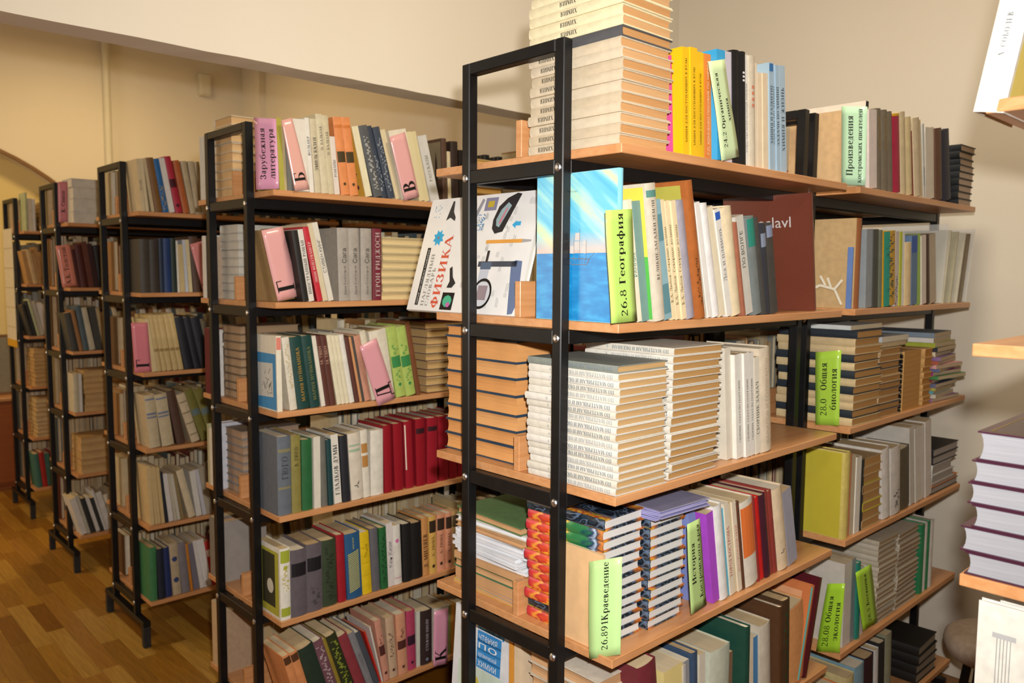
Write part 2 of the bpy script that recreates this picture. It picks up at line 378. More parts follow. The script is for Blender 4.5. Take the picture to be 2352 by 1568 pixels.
        wd = .95
    elif g == 'У': dg(.16, 1, .5, .4, .2, 'a'); dg(.3, 0, .72, 1, .075, 'z'); ball(.24, .07); wd = .86
    elif g == 'а': st(.5, s='b'); ring(.32, .3, .26, .31, 60, 300, .16, .055); ring(.34, .74, .26, .26, 0, 150, .12, .06); ball(.14, .5, .07); wd = .76
    elif g == 'б': H = 1.0; sw = .17; ring(.36, .34, .34, .35); ring(.44, .42, .42, .5, 100, 175, .09, .09); bar(.36, .66, .9, 1.0); wd = .76
    elif g == 'е': ring(.42, .5, .38, .51, 20, 320, .17); hl(.2, .72, .56); wd = .74
    elif g == 'р': H = .68; st(.2, -.26, .68, 'b', .17); ring(.4, .5, .34, .51, 0, 360, .16); wd = .78
    elif g == 'у': H = .68; dg(.14, 1, .4, .12, .18, 'a'); dg(.24, -.3, .62, 1, .07, 'z'); ball(.17, -.17, .08); wd = .72
    elif g == '0': ring(.36, .5, .32, .51, w=.16); wd = .72
    elif g == '1': st(.36, s='b', w=.17); dg(.18, .8, .36, .98, .1); wd = .6
    elif g == '2': ring(.36, .72, .28, .28, -20, 165, .16, .08); dg(.12, .04, .56, .66, .1); bar(.08, .66, 0, .12); wd = .74
    elif g == '4': st(.5, 0, 1, 'b', .17); dg(.08, .32, .48, .98, .07); bar(.06, .72, .25, .35); wd = .78
    elif g == '5': ring(.34, .32, .33, .33, -150, 120, .16); bar(.14, .6, .88, 1.0); dg(.16, .55, .2, .95, .07); wd = .74
    elif g == '6': ring(.38, .32, .32, .33, 0, 360, .15); ring(.58, .45, .52, .55, 100, 190, .15, .09); wd = .76
    elif g == '8': ring(.36, .75, .25, .26, 0, 360, .12); ring(.36, .27, .31, .28, 0, 360, .14); wd = .74
    elif g == '9': ring(.36, .68, .32, .33, 0, 360, .15); ring(.14, .55, .54, .55, -80, 10, .15, .09); wd = .76
    elif g == '.': ball(.14, .1, .1); wd = .32
    else: ring(.36, .5, .32, .5); wd = .7
    low2 = ch in 'ае' or low
    return Q, wd * (k if low2 or ch in 'ае' else 1.0)
_SF = {}
def serif_faces(s):
    if s not in _SF:
        v, f, x = [], [], 0.0
        for ch in s:
            Q, w = _glyph(ch)
            for p in Q:
                n = len(v); v += [(x + a, b) for a, b in p]; f.append(tuple(range(n, n + len(p))))
            x += w + .04
        _SF[s] = (v, f, max(x - .04, .1), 1.0)
    return _SF[s]

# ------------------------------------------------------------------ the room
XW, YF, YB0, YB1, ZB, ZC = 2.15, 5.80, 1.285, 1.40, 2.137, 3.35
XL, YN = -3.6, -3.4
struct('floor', MB().box((XL, YN, -0.12), (XW, YF, -0.002)).mesh('floor'), M['floor'])
floor_o = bpy.data.objects['floor']
struct('ceiling', MB().box((XL, YN, ZC), (XW, YF, ZC + 0.1)).mesh('ceiling'), M['ceiling'])
struct('wall_end', MB().box((XW, YN, 0), (XW + 0.15, YF, ZC)).mesh('wall_end'), M['paint'])
struct('wall_near', MB().box((XL, YN - 0.15, 0), (XW, YN, ZC)).mesh('wall_near'), M['low_bounce'])
struct('wall_left', MB().box((XL - 0.15, YN, 0), (XL, YF, ZC)).mesh('wall_left'), M['low_bounce'])
# the partition with its wide opening: only the lintel over the second row of racks is in view
bm = bmesh.new(); bmesh.ops.create_cube(bm, size=1.0)
for v in bm.verts: v.co = Vector((XL if v.co.x < 0 else XW, YB0 if v.co.y < 0 else YB1, ZB if v.co.z < 0 else ZC))
bmesh.ops.subdivide_edges(bm, edges=[e for e in bm.edges if abs(e.verts[0].co.x - e.verts[1].co.x) > 1], cuts=60)
for v in bm.verts:
    if v.co.z < ZB + 0.01: v.co.z += random.uniform(-0.0014, 0.0014); v.co.y += random.uniform(-0.001, 0.001)
me = bpy.data.meshes.new('lintel'); bm.to_mesh(me); bm.free()
struct('wall_lintel', me, M['paint'])
# far wall with an arched niche at the left
ax0, ar, az = -0.36, 1.56, 0.93     # arch centre x, radius, springing height
def far_wall():
    b = MB(); segs = 28
    pts = [(ax0 - ar, 0)] + [(ax0 + ar * math.cos(math.pi - math.pi * i / segs), az + ar * math.sin(math.pi * i / segs)) for i in range(segs + 1)] + [(ax0 + ar, 0)]
    y0, y1 = YF, YF + 0.15
    # left and right piers and the spandrels above the arch
    b.box((XL, y0, 0), (ax0 - ar, y1, ZC)); b.box((ax0 + ar, y0, 0), (XW, y1, ZC))
    arc = pts[1:-1]
    for (xa, za), (xb, zb) in zip(arc, arc[1:]):
        n = len(b.v)
        b.v += [(xa, y0, za), (xb, y0, zb), (xb, y0, ZC), (xa, y0, ZC), (xa, y1, za), (xb, y1, zb), (xb, y1, ZC), (xa, y1, ZC)]
        b.f += [tuple(n + i for i in q) for q in ((0, 1, 2, 3), (4, 7, 6, 5), (0, 4, 5, 1))]
    return b.mesh('wall_far')
struct('wall_far', far_wall(), M['paint'])
struct('wall_niche', MB().box((ax0 - ar - .05, YF + 0.15, 0), (ax0 + ar + .05, YF + 0.25, 2.6)).mesh('wall_niche'), M['niche'])
b = MB()
for i in range(40):
    t0, t1 = math.pi * i / 40, math.pi * (i + 1) / 40
    p = lambda t, r, y: (ax0 + r * math.cos(t), y, az + r * math.sin(t))
    b.add([p(t0, ar - .012, YF - .012), p(t1, ar - .012, YF - .012), p(t1, ar + .012, YF - .012), p(t0, ar + .012, YF - .012), p(t0, ar - .012, YF + .02), p(t1, ar - .012, YF + .02), p(t1, ar + .012, YF + .02), p(t0, ar + .012, YF + .02)],
          [(0, 1, 2, 3), (4, 7, 6, 5), (0, 4, 5, 1), (3, 2, 6, 7)])
struct('trim_1', b.mesh('arch_moulding'), M['trim'])
wn = struct('added_window_1', MB().box((XL, 2.5, .85), (XL + .05, 2.58, 2.45)).box((XL, 3.82, .85), (XL + .05, 3.9, 2.45)).box((XL, 2.58, .85), (XL + .05, 3.82, .93)).box((XL, 2.58, 2.37), (XL + .05, 3.82, 2.45)).box((XL, 3.17, .93), (XL + .05, 3.23, 2.37)).mesh('added_window_1'), M['ceiling'])  # unseen frame added to go with the left area light; no opening behind
struct('trim_2', MB().box((XW - .06, YF - .32, 0), (XW, YF, ZC)).mesh('corner_pilaster'), M['paint'])
pipe = put('heating_pipe', MB().cyl((0.97, YF - .05, 0), (0.97, YF - .05, ZC), 0.026, 16).mesh('heating_pipe'), None, smooth=False)
pipe.data.materials.append(M['pipe'])
tag(pipe, 'pale painted vertical heating pipe on the far yellow wall', 'pipe')
jb = empty('junction_box', (1.74, YF - .05, 3.06))
put('box_body', bevelled('box_body', (-.045, -.02, -.09), (.045, .05, .09), .006), M['pipe'], jb)
put('box_lid', bevelled('box_lid', (-.038, -.028, -.08), (.038, -.02, .08), .003), M['pipe'], jb)
tag(jb, 'small pale junction box high on the far yellow wall', 'junction box')

# floor boards in view: strips laid along the room, each board a piece of the floor
plank_me = {}
tones = ['bc8a34', 'ac7a2c', 'c49640', '9a6a24', 'b88438', 'a87830', 'ca9c4a', '946220']
prng = random.Random(3)
np_ = 0; ix = 0
x = -1.02
while x < 0.52 and np_ < 296:
    y = 0.95 - prng.random() * 0.4
    while y < YF - .02:
        L = prng.choice((0.34, 0.42, 0.52))
        L = min(L, YF - .01 - y)
        key = round(L, 3)
        if key not in plank_me:
            plank_me[key] = bevelled('plank', (0.0004, 0.0004, -0.002), (0.0676, L - 0.0004, 0.0), 0.0005)
            plank_me[key].materials.append(M['plank'])
        if L > 0.05 and (x > -0.75 or y > 1.3) and np_ < 299:
            o = bpy.data.objects.new('plank', plank_me[key]); col.objects.link(o); o.parent = floor_o; o.location = (x, y, 0); o.color = lin(prng.choice(tones)); np_ += 1
        y += L
    x += 0.068

# ------------------------------------------------------------------ racks
ZS = [1.7421, 1.428, 1.1157, .8121, .5001, .1901]
W, PS, OV, TK, HT, LN = .2869, .0233, .1168, .0168, .1977, .8799
ZTOP = ZS[0] + HT
bolt_me = MB().cyl((0, 0, 0), (-.0015, 0, 0), .0078, 16, .0078).cyl((-.0015, 0, 0), (-.0034, 0, 0), .0078, 16, .0058).cyl((-.0034, 0, 0), (-.0042, 0, 0), .0058, 16, .0032).mesh('bolt'); bolt_me.materials.append(M['steel'])
def make_rack(label, shelves=range(6)):
    r = empty('book_rack')
    tag(r, label, 'shelving rack', 'black metal book racks with wooden shelves')
    bar = lambda nm, a, b: put(nm, bevelled(nm, a, b, .0018), M['black_metal'], r)
    for xo in (0, PS + LN):
        sgn = 1 if xo == 0 else -1
        for yo in (0, W - PS):
            p = bar('post', (xo, yo, .105), (xo + PS, yo + PS, ZTOP))
            for k in shelves:
                o = bpy.data.objects.new('bolt', bolt_me); col.objects.link(o); o.parent = p
                o.location = (xo if sgn > 0 else xo + PS, yo + PS / 2, ZS[k] - TK - .016); o.rotation_euler = (0, 0, 0 if sgn > 0 else math.pi)
        bar('top_bar', (xo, PS, ZTOP - PS), (xo + PS, W - PS, ZTOP))
        for k in shelves:
            bar('cross_bar', (xo + .002, PS, ZS[k] - TK - .028), (xo + PS - .001, W - PS, ZS[k] - TK))
        f = put('foot', bevelled('foot', (xo - .003, -.10, .085), (xo + PS + .003, W + .10, .108), .002), M['black_metal'], r)
        for yy in (-.10, W + .10 - .026):
            put('foot_leg', bevelled('foot_leg', (xo - .002, yy, .0), (xo + PS + .002, yy + .026, .085), .002), M['rubber'], f)
    for k in shelves:
        s = put('shelf', bevelled('shelf', (PS, -OV, ZS[k] - TK), (PS + LN, W + OV, ZS[k]), .0012), M['wood'], r)
        put('shelf_divider', bevelled('shelf_divider', (PS + .002, W / 2 - .008, ZS[k]), (PS + LN - .002, W / 2 + .008, ZS[k] + .072), .001), M['wood'], s)
        for yo in (0.0, W - PS):
            bar('side_rail', (PS, yo + .002, ZS[k] - TK - .028), (PS + LN, yo + PS - .002, ZS[k] - TK))
    return r
def copy_tree(o, parent=None):
    c = o.copy(); col.objects.link(c); c.parent = parent
    for ch in list(o.children): copy_tree(ch, c)
    return c
RK = {'A': (0, 0), 'P': (.9666, .0051), 'B': (-.045, 1.1937), 'Q': (.925, 1.197), 'C': (-.0211, 2.3502), 'S': (.95, 2.352), 'D': (.0056, 3.415), 'T': (.976, 3.417), 'E': (.0615, 4.5486), 'U': (1.03, 4.55), 'F': (.0642, -1.0664), 'G': (1.035, -1.064)}
RL = {'A': 'black metal book rack nearest the camera, with the green 26.8 card',
      'P': 'black metal book rack standing directly behind the nearest rack, by the end wall',
      'B': 'black metal book rack of the second row, with pink letter cards',
      'Q': 'black metal book rack behind the pink-card rack, half hidden',
      'C': 'black metal book rack of the third row from the camera',
      'S': 'black metal book rack hidden behind the third-row rack',
      'D': 'black metal book rack of the fourth row from the camera',
      'T': 'black metal book rack hidden behind the fourth-row rack',
      'E': 'black metal book rack farthest away, beside the left picture edge',
      'U': 'black metal book rack hidden behind the farthest rack',
      'F': 'black metal book rack cut by the right picture edge',
      'G': 'black metal book rack behind the one at the right edge'}
first = None
for k in 'ABCDEPQSTF':
    if first is None:
        first = make_rack(RL[k]); o = first
    else: o = copy_tree(first)
    o['label'] = RL[k]; o.location = (RK[k][0], RK[k][1], 0)

# ------------------------------------------------------------------ books
def bulge(x, t, b): 
    u = 2 * x / t - 1
    return b * (1 - u * u)
def cover_geo(t, d, h, typ):
    """cover of a book: two boards and a spine. x = thickness, y = spine to fore-edge, z = height"""
    c = min(.0022, t * .12) if typ == 'h' else .0006
    b = min(.005, t * .12) if typ == 'h' else .0002
    n = 8 if typ == 'h' else 2
    out = [(0, d)] + [(t * i / n, -bulge(t * i / n, t, b)) for i in range(n + 1)] + [(t, d)]
    inn = [(c, d)] + [(c + (t - 2 * c) * i / n, c - bulge(t * i / n, t, b)) for i in range(n + 1)] + [(t - c, d)]
    N = len(out); v = []
    for z in (0, h):
        v += [(x, y, z) for x, y in out] + [(x, y, z) for x, y in inn]
    f = []
    for i in range(N - 1):
        f.append((i, i + 1, 2 * N + i + 1, 2 * N + i))                       # outside
        f.append((N + i + 1, N + i, 3 * N + i, 3 * N + i + 1))               # inside
        f.append((N + i, N + i + 1, i + 1, i))                               # bottom
        f.append((2 * N + i, 2 * N + i + 1, 3 * N + i + 1, 3 * N + i))       # top
    f.append((0, 2 * N, 3 * N, N)); f.append((N - 1, 2 * N - 1, 4 * N - 1, 3 * N - 1))
    return v, f, c, b
def pages_geo(t, d, h, typ, c, wavy=0.0):
    e = .0032 if typ == 'h' else .0004
    x0, x1, y0, z0, z1 = c, t - c, c * 1.2, e, h - e
    n = 4; v = []; f = []
    prof = [(x0, y0)] + [(x0 + (x1 - x0) * i / n, d - e - (min(.004, t * .1) * (1 - (2 * i / n - 1) ** 2) if typ == 'h' else 0)) for i in range(n + 1)] + [(x1, y0)]
    N = len(prof)
    for z in (z0, z1): v += [(x, y, z) for x, y in prof]
    f += [(i, i + 1, N + i + 1, N + i) for i in range(N - 1)] + [(N - 1, 0, N, 2 * N - 1)]
    f += [tuple(reversed(range(N))), tuple(range(N, 2 * N))]
    f = [tuple(reversed(q)) for q in f]
    return v, f
PAGE = ['e6d3ae', 'dcc398', 'eee2c8', 'd2b588', 'e2cba0']
def on_spine(t, b, pts, off=.0004):
    return [(x, -bulge(x, t, b) - off, z) for x, z in pts]
def band(t, b, x0, x1, z0, z1, n=4):
    v = []; f = []
    for i in range(n + 1):
        x = x0 + (x1 - x0) * i / n
        v += on_spine(t, b, [(x, z0), (x, z1)])
    f = [(2 * i, 2 * i + 2, 2 * i + 3, 2 * i + 1) for i in range(n)]
    return v, f
def decorate(o, t, h, b, deco, seed):
    rg = random.Random(seed)
    for k, d in enumerate(x for x in deco.split('|') if x):
        a = d.split(':')
        if a[0] in 'TU':
            s, z0, z1, hx = a[1], float(a[2]) * h, float(a[3]) * h, a[4]
            v, f, w, hh = (serif_faces if a[0] == 'U' or set(s) & set('ФЭЬЫЮЯЩЦДфэьыюящцд') else text_faces)(s)
            sc = min((z1 - z0) / w, t * (.72 if a[0] == 'U' else .62) / hh)
            L = w * sc; zc = (z0 + z1) / 2; x_mid = t / 2
            vv = [(x_mid + hh * sc / 2 - py * sc, 0, zc - L / 2 + px * sc) for px, py in v]
            vv = [(x, -b - .0005, z) for x, _, z in vv]
            put('spine_title', MB().add(vv, f).mesh('spine_title'), M['print'], o, hx)
            continue
        hx, z0, z1 = a[1], float(a[2]) * h, float(a[3]) * h
        m = MB()
        nm = 'spine_label'
        if a[0] == 'B':
            fr = float(a[4]) if len(a) > 4 else .9
            x0 = t * .05 if len(a) > 4 else t * (1 - fr) / 2
            m.add(*band(t, b, x0, x0 + t * fr, z0, z1))
        elif a[0] == 'D':
            r = min((z1 - z0) / 2, t * .32); zc = (z0 + z1) / 2
            m.add(on_spine(t, b, [(t / 2, zc)] + [(t / 2 + r * math.cos(q), zc + r * math.sin(q)) for q in (2 * math.pi * i / 14 for i in range(14))]), [(0, i + 1, (i + 1) % 14 + 1) for i in range(14)])
            nm = 'spine_emblem'
        elif a[0] == 'S':
            nm = 'spine_ornament'
            z = z0
            while z < z1:
                s = rg.uniform(.002, .005); xx = t / 2 + rg.uniform(-.25, .25) * t; w = t * rg.uniform(.05, .16)
                m.add(*band(t, b, max(t * .06, xx - w), min(t * .94, xx + w), z, min(z1, z + s), 2)); z += s + rg.uniform(.0005, .0025)
        elif a[0] == 'L':
            nm = 'spine_ornament'
            n = 22
            for i in range(n):
                za = z0 + (z1 - z0) * i / n; dz = (z1 - z0) / n * .45
                for k2 in range(5):
                    xa, xb = t * (.15 + .14 * k2), t * (.15 + .14 * (k2 + 1)); za1, zb1 = za + .002 * k2, za + .002 * (k2 + 1)
                    m.add(on_spine(t, b, [(xa, za1), (xb, zb1), (xb, zb1 + dz), (xa, za1 + dz)]), [(0, 1, 2, 3)])
        elif a[0] in 'RQ':
            nm = 'spine_ornament'
            n = 4 if a[0] == 'R' else 3
            for i in range(n):
                za = z0 + (z1 - z0) * i / n; dz = (z1 - z0) / n * .55
                m.add(*band(t, b, t * .3, t * .7, za, za + dz, 2))
        put(nm, m.mesh(nm), M['print'], o, hx)
_BK = {}
def make_book(t, d, h, typ, hx, page=None, deco='', mw=None, name=None, mat=None, seed=0, gloss=False):
    name = name or ('hardback' if typ == 'h' else 'paperback')
    """one book: the cover is the object, pages and lettering are its parts"""
    key = (round(t, 4), round(d, 4), round(h, 4), typ)
    v, f, c, b = cover_geo(t, d, h, typ)
    matl = mat or (M['gloss'] if gloss else M['cloth'] if typ == 'h' else M['matte'])
    kk = key + (matl.name,)
    if kk not in _BK:
        me = MB().add(v, f).mesh('book_cover'); me.polygons.foreach_set('use_smooth', [True] * len(me.polygons)); me.set_sharp_from_angle(angle=R(35)); pm = MB().add(*pages_geo(t, d, h, typ, c)).mesh('pages')
        me.materials.append(matl); pm.materials.append(M['pages']); _BK[kk] = (me, pm)
        if matl is M['fire']:                      # marbled paper on the spine, dark boards
            me.materials.append(M['night']); nn = len(me.polygons)
            me.polygons.foreach_set('material_index', [1 if (i // 4 in (0, (nn - 2) // 4 - 1) or i >= nn - 2) else 0 for i in range(nn)])
    me, pm = _BK[kk]
    o = put(name, me, None, None, hx, mw=mw)
    put('pages', pm, None, o, page or PAGE[seed % len(PAGE)])
    if deco: decorate(o, t, h, b, deco, seed)
    return o
# books too far or too hidden to tell apart: one mass
mass = MB()
def mass_book(t, d, h, typ, hx, mw, page='d8c096'):
    v, f, c, b = cover_geo(t, d, h, typ); mass.add(v, f, mw, lin(hx))
    v, f = pages_geo(t, d, h, typ, c); mass.add(v, f, mw, lin(page))
def stand_mw(x, y, z, lean, t, flip=False):
    m = Matrix.Translation((x, y, z + .0005 + max(0, t * math.sin(lean)))) @ Matrix.Rotation(lean, 4, 'Y')
    if flip: m = m @ Matrix.Translation((t, 0, 0)) @ Matrix.Rotation(math.pi, 4, 'Z')
    return m
def axes_mw(org, ax, ay, az):
    ax, ay, az = Vector(ax), Vector(ay), Vector(az)
    return Matrix(((ax.x, ay.x, az.x, org[0]), (ax.y, ay.y, az.y, org[1]), (ax.z, ay.z, az.z, org[2]), (0, 0, 0, 1)))
def nth(n): return '%d%s' % (n, 'th' if 10 <= n % 100 <= 20 else {1: 'st', 2: 'nd', 3: 'rd'}.get(n % 10, 'th'))
RACKNAME = {'A': 'nearest rack', 'B': 'second rack', 'C': 'third rack', 'P': 'end-wall rack'}
SHELF = ['top shelf', 'second shelf', 'third shelf', 'fourth shelf', 'fifth shelf', 'lowest shelf']
ROWS=[
('B1',[
(2.1,1088,15.1,197,134,-2.4,'b8b04a','p','olive paperback behind the long pink heading card',''),
(17.8,1088,9.9,194,132,-2.5,'c9b48a','p','thin tan paperback',''),
(28.3,1088,11.7,195,132,-2.7,'8d8d84','p','thin grey paperback',''),
(40.7,1088,8.2,197,134,-2.9,'6f6a5f','p','dark grey paperback',''),
(49.6,1088,45.8,202,138,-3.1,'efe8d8','p','white paperback behind the pink Б card',''),
(97.7,1088,13.7,210,143,-3.8,'f4efe2','p','white paperback','T:ФОЛКНЕР:.35:.9:777777'),
(112.5,1088,20.0,209,142,-4.1,'dccfae','h','cream hardback','T:ЭМИЛЬ БАЗЕН:.3:.75:222222'),
(133.7,1088,23.3,225,153,-4.4,'e2d6b4','h','tall cream hardback','T:О. БАЛЬЗАК:.55:.85:777060'),
(158.3,1088,18.0,224,153,-4.7,'dccfab','h','cream hardback','T:О. БАЛЬЗАК:.5:.8:777060'),
(178.2,1088,17.4,167,113,-5.4,'efe3d6','p','short white paperback','T:РОМАНЫ:.3:.6:777777'),
(199.8,1088,28.9,225,153,-6.8,'f0995c','h','orange hardback with dark label','B:4a3d22:.42:.56|D:4a3d22:.12:.16|B:d77f3f:.86:.9'),
(230.1,1088,29.1,228,155,-7.1,'f0995c','h','orange hardback with dark label','B:4a3d22:.42:.56|D:4a3d22:.12:.16|B:d77f3f:.86:.9'),
(284.4,1088,22.6,209,142,-13.2,'f3e9c4','p','cream-spined book with yellow cover',''),
(313.3,1088,30.6,215,146,-14.7,'5d5f60','h','charcoal hardback with silver ornament','S:b9b9b4:.1:.85'),
(346.0,1088,19.7,219,149,-15.0,'3d4654','h','dark navy hardback with silver ornament','S:9aa0a6:.1:.6'),
(367.3,1088,25.0,218,148,-15.2,'434c5a','h','dark navy hardback with silver ornament','S:9aa0a6:.1:.85'),
(396.2,1088,19.1,214,145,-16.0,'e9d9b0','p','cream paperback',''),
(416.7,1088,66.1,213,145,-13.3,'f0e7cf','p','white paperback behind the pink В card',''),
(487.5,1088,21.7,218,148,-14.1,'e6d7a8','p','pale yellow paperback',''),
(510.4,1088,19.3,222,151,-14.2,'e2d3a2','p','pale yellow paperback',''),
(532.8,1088,35.0,211,144,-14.9,'dbd8cf','p','grey-white paperback','T:РАССКАЗЫ:.3:.7:888877'),
]),
('B2',[
(13.7,1133,56.1,207,140,-9.1,'a98a5c','h','tan hardback behind the pink Г card',''),
(71.0,1088,18.3,205,140,-9.2,'2a2724','h','black hardback',''),
(89.9,1088,16.5,209,142,-9.3,'eee8dc','p','white paperback','T:ИНОСТРАННЫЙ РОМАН:.1:.85:4a4a4a'),
(115.8,1088,17.9,218,148,-11.8,'d23440','h','red hardback with darker red cover','T:ЛИОН ФЕЙХТВАНГЕР:.25:.8:f0c8c0'),
(135.5,1088,16.0,229,156,-12.2,'e5d6b2','p','cream paperback',''),
(153.8,1088,16.9,233,158,-12.7,'ece6d6','p','white paperback with black print','T:СТИВЕН КИНГ:.3:.85:222222'),
(186.8,1088,38.6,217,148,-1.3,'b3aba0','h','grey hardback lettered Сага','T:Сага:.52:.72:3a3733|T:Джон Голсуорси:.08:.48:6a655d'),
(226.4,1088,37.0,218,149,-1.4,'b3aba0','h','grey hardback lettered Сага','T:Сага:.52:.72:3a3733|T:Джон Голсуорси:.08:.48:6a655d'),
(264.8,1088,39.1,219,149,0.0,'b3aba0','h','grey hardback lettered Сага','T:Сага:.52:.72:3a3733|T:Джон Голсуорси:.08:.48:6a655d'),
(305.4,1088,32.3,220,149,0.0,'7e2a38','h','crimson hardback with silver lettering','T:ГЕРОН РИДЖОСИ:.05:.95:c8b0ac'),
]),
('B3',[
(-17.3,1088,15.3,217,147,-0.4,'f3ead4','p','white-spined picture book with blue cover','B:e58a78:.82:.98'),
(22.6,1088,22.9,213,145,-6.3,'e7dfcb','h','cream hardback with pale ornament','S:c9b98a:.3:.9'),
(47.3,1088,38.6,212,144,-6.7,'1f4640','h','dark green hardback with gold title','T:МАРИЯ ПУЙМАНОВА:.1:.85:b08a3a'),
(88.0,1088,32.5,214,145,-7.2,'1f4640','h','dark green hardback','T:МАРИЯ ПУЙМАНОВА:.1:.85:7a7a4a'),
(124.0,1088,13.0,213,145,-8.1,'efe7d6','p','white hardback',''),
(138.6,1088,16.2,212,144,-8.5,'643a30','h','dark brown hardback','T:М. ТВЕН:.6:.85:c8a08a'),
(155.6,1088,18.7,212,144,-8.6,'643a30','h','dark brown hardback','T:М. ТВЕН:.6:.85:c8a08a'),
(176.8,1088,15.8,214,145,-9.2,'f0e6c6','h','cream hardback',''),
(193.4,1088,12.8,213,145,-9.4,'f0e6c6','h','cream hardback',''),
(207.0,1088,13.7,212,144,-9.6,'f0e6c6','h','cream hardback',''),
(222.3,1088,16.2,213,145,-10.0,'f3eee2','h','white hardback',''),
(240.6,1088,14.3,206,140,-10.5,'643a30','h','dark brown hardback',''),
(255.8,1088,9.1,205,139,-10.7,'dda06e','p','thin tan paperback',''),
(265.7,1088,8.4,206,140,-10.8,'55504a','h','thin dark grey hardback',''),
(275.7,1088,24.0,207,141,-11.2,'d69a80','h','salmon hardback',''),
(301.7,1088,20.2,222,151,-11.6,'ece2c8','h','cream hardback with gilt head',''),
(322.9,1088,63.9,218,148,-8.6,'efe6d0','h','cream ornamented hardback behind the pink Д card',''),
(391.7,1088,36.7,229,156,-9.6,'b9cf6a','h','lime green hardback with dark green label','B:3f8f4e:.42:.58|D:3f8f4e:.15:.2|S:5fa04e:.22:.4|S:5fa04e:.6:.75'),
(432.1,1088,37.5,228,155,-10.4,'b9cf6a','h','lime green hardback with dark green label','B:3f8f4e:.42:.58|D:3f8f4e:.15:.2|S:5fa04e:.22:.4|S:5fa04e:.6:.75'),
(472.4,1088,18.4,243,165,-11.0,'82502f','h','brown hardback',''),
]),
('B4',[
(-19.0,1088,42.4,231,157,0.0,'6c737c','h','thick slate grey hardback','B:8a8460:.8:.84|T:ГЮГО:.45:.75:4a4f55|B:8a8460:.33:.36'),
(23.8,1088,29.5,229,156,-0.1,'948a4a','h','olive hardback','T:В. ГЮГО:.6:.85:4a4524'),
(57.3,1088,34.0,212,144,0.0,'2e6b3c','h','green hardback',''),
(94.3,1088,22.0,216,147,0.0,'e6e0d0','p','white worn paperback',''),
(121.9,1088,20.0,212,144,-1.5,'77756c','h','grey hardback in clear wrapper',''),
(143.3,1088,15.9,202,137,-1.9,'23484a','h','dark teal hardback',''),
(165.0,1088,24.5,214,146,-3.2,'efe9dc','p','white paperback with black title','T:ГЛАДКОВ ДУМЫ:.12:.85:333333'),
(192.9,1088,26.9,207,141,-3.1,'2c2c33','h','black hardback',''),
(223.4,1088,41.6,210,143,-3.5,'e9ddca','h','thick cream hardback with green print','B:a9c0a4:.72:.76|B:a9c0a4:.8:.83|S:555555:.18:.28'),
(267.3,1088,24.3,215,146,-3.1,'f0e8d6','h','cream hardback with two ochre labels','B:c08a4a:.45:.62|B:c08a4a:.66:.8'),
(295.2,1088,46.8,208,141,0.0,'efe9da','h','white paper-wrapped hardback',''),
(346.1,1088,28.0,218,148,-1.1,'9c1f2b','h','glossy red hardback with cream edge',''),
(385.9,1088,33.2,219,149,-1.9,'9c1f2b','h','glossy red hardback',''),
(428.9,1088,31.6,221,150,-2.4,'a32230','h','glossy red hardback with torn white strip','B:efe0cc:.28:.95:.12'),
(470.5,1088,37.1,224,152,-1.5,'9c1f2b','h','glossy red hardback','B:3a1820:.78:.86'),
(513.0,1088,42.8,222,151,0.0,'a32230','h','glossy red hardback','B:3a1820:.8:.87'),
(568.7,1088,39.1,221,150,-2.1,'9c1f2b','h','glossy red hardback',''),
(610.8,1088,34.8,222,151,-2.9,'9c1f2b','h','glossy red hardback',''),
(649.8,1088,34.4,222,151,-2.9,'9c1f2b','h','glossy red hardback',''),
]),
('B5',[
(-19.0,1088,32.1,214,146,-0.0,'f2eee0','h','white hardback with lime ornaments','B:a8b23a:.8:.97|S:c9b23a:.4:.75|B:a8b23a:.05:.17|D:a8b23a:.7:.76'),
(13.5,1088,51.7,202,137,0.0,'6a6168','h','worn mauve-grey hardback with black label','B:1f1d20:.6:.8'),
(66.3,1088,51.4,207,140,-0.3,'6a6168','h','worn mauve-grey hardback with black labels','B:1f1d20:.6:.8|S:4a4448:.1:.35'),
(119.9,1088,50.2,206,140,-0.9,'3d4a34','h','dark moss green hardback','S:2c3526:.1:.9'),
(173.1,1088,27.8,214,145,-1.8,'a8202c','h','red hardback',''),
(204.8,1088,54.3,209,142,-2.6,'2f5f8c','h','blue hardback with yellow lattice panel','L:d6cc5a:.1:.7|T:ЖЮЛЬ ВЕРН:.75:.93:d6cc5a'),
(261.4,1088,34.8,202,137,-3.3,'ecc81e','h','bright yellow hardback','B:c9a814:.75:.76|S:b08a10:.6:.8|B:c9a814:.5:.51|B:c9a814:.3:.31'),
(298.2,1088,28.9,206,140,-2.8,'6c6a70','h','grey hardback',''),
(328.6,1088,26.8,203,138,-2.3,'2c6b3a','h','green hardback','S:22402a:.1:.9'),
(356.9,1088,23.6,212,144,-2.3,'e9e0dc','p','white paperback','T:Кен Кизи:.3:.7:777777'),
(382.0,1088,28.9,199,135,-2.2,'efe9df','h','white floral hardback with pink spot','D:d878b0:.7:.77|B:d8a8b0:.1:.12'),
(416.1,1088,35.1,196,133,-1.9,'22201f','h','black hardback',''),
(452.7,1088,42.9,191,130,-1.9,'1e1c1b','h','wide black hardback',''),
(497.2,1088,25.4,199,135,-2.0,'d99a5c','h','tan-orange hardback with dark plate','T:Д. МИЛЯЕВ:.05:.8:4a2f1a'),
(523.7,1088,30.2,197,134,-1.4,'e8b860','h','yellow-orange hardback with dark plate','B:3a2a1c:.72:.93|T:А. ДЮМА:.3:.65:7a5222|D:3a2a1c:.1:.16'),
(556.4,1088,34.2,197,134,0.0,'eaa27e','h','peach hardback with dark plate','B:3a2a1c:.72:.93|T:А. ДЮМА:.3:.65:7a4a32|D:3a2a1c:.1:.16'),
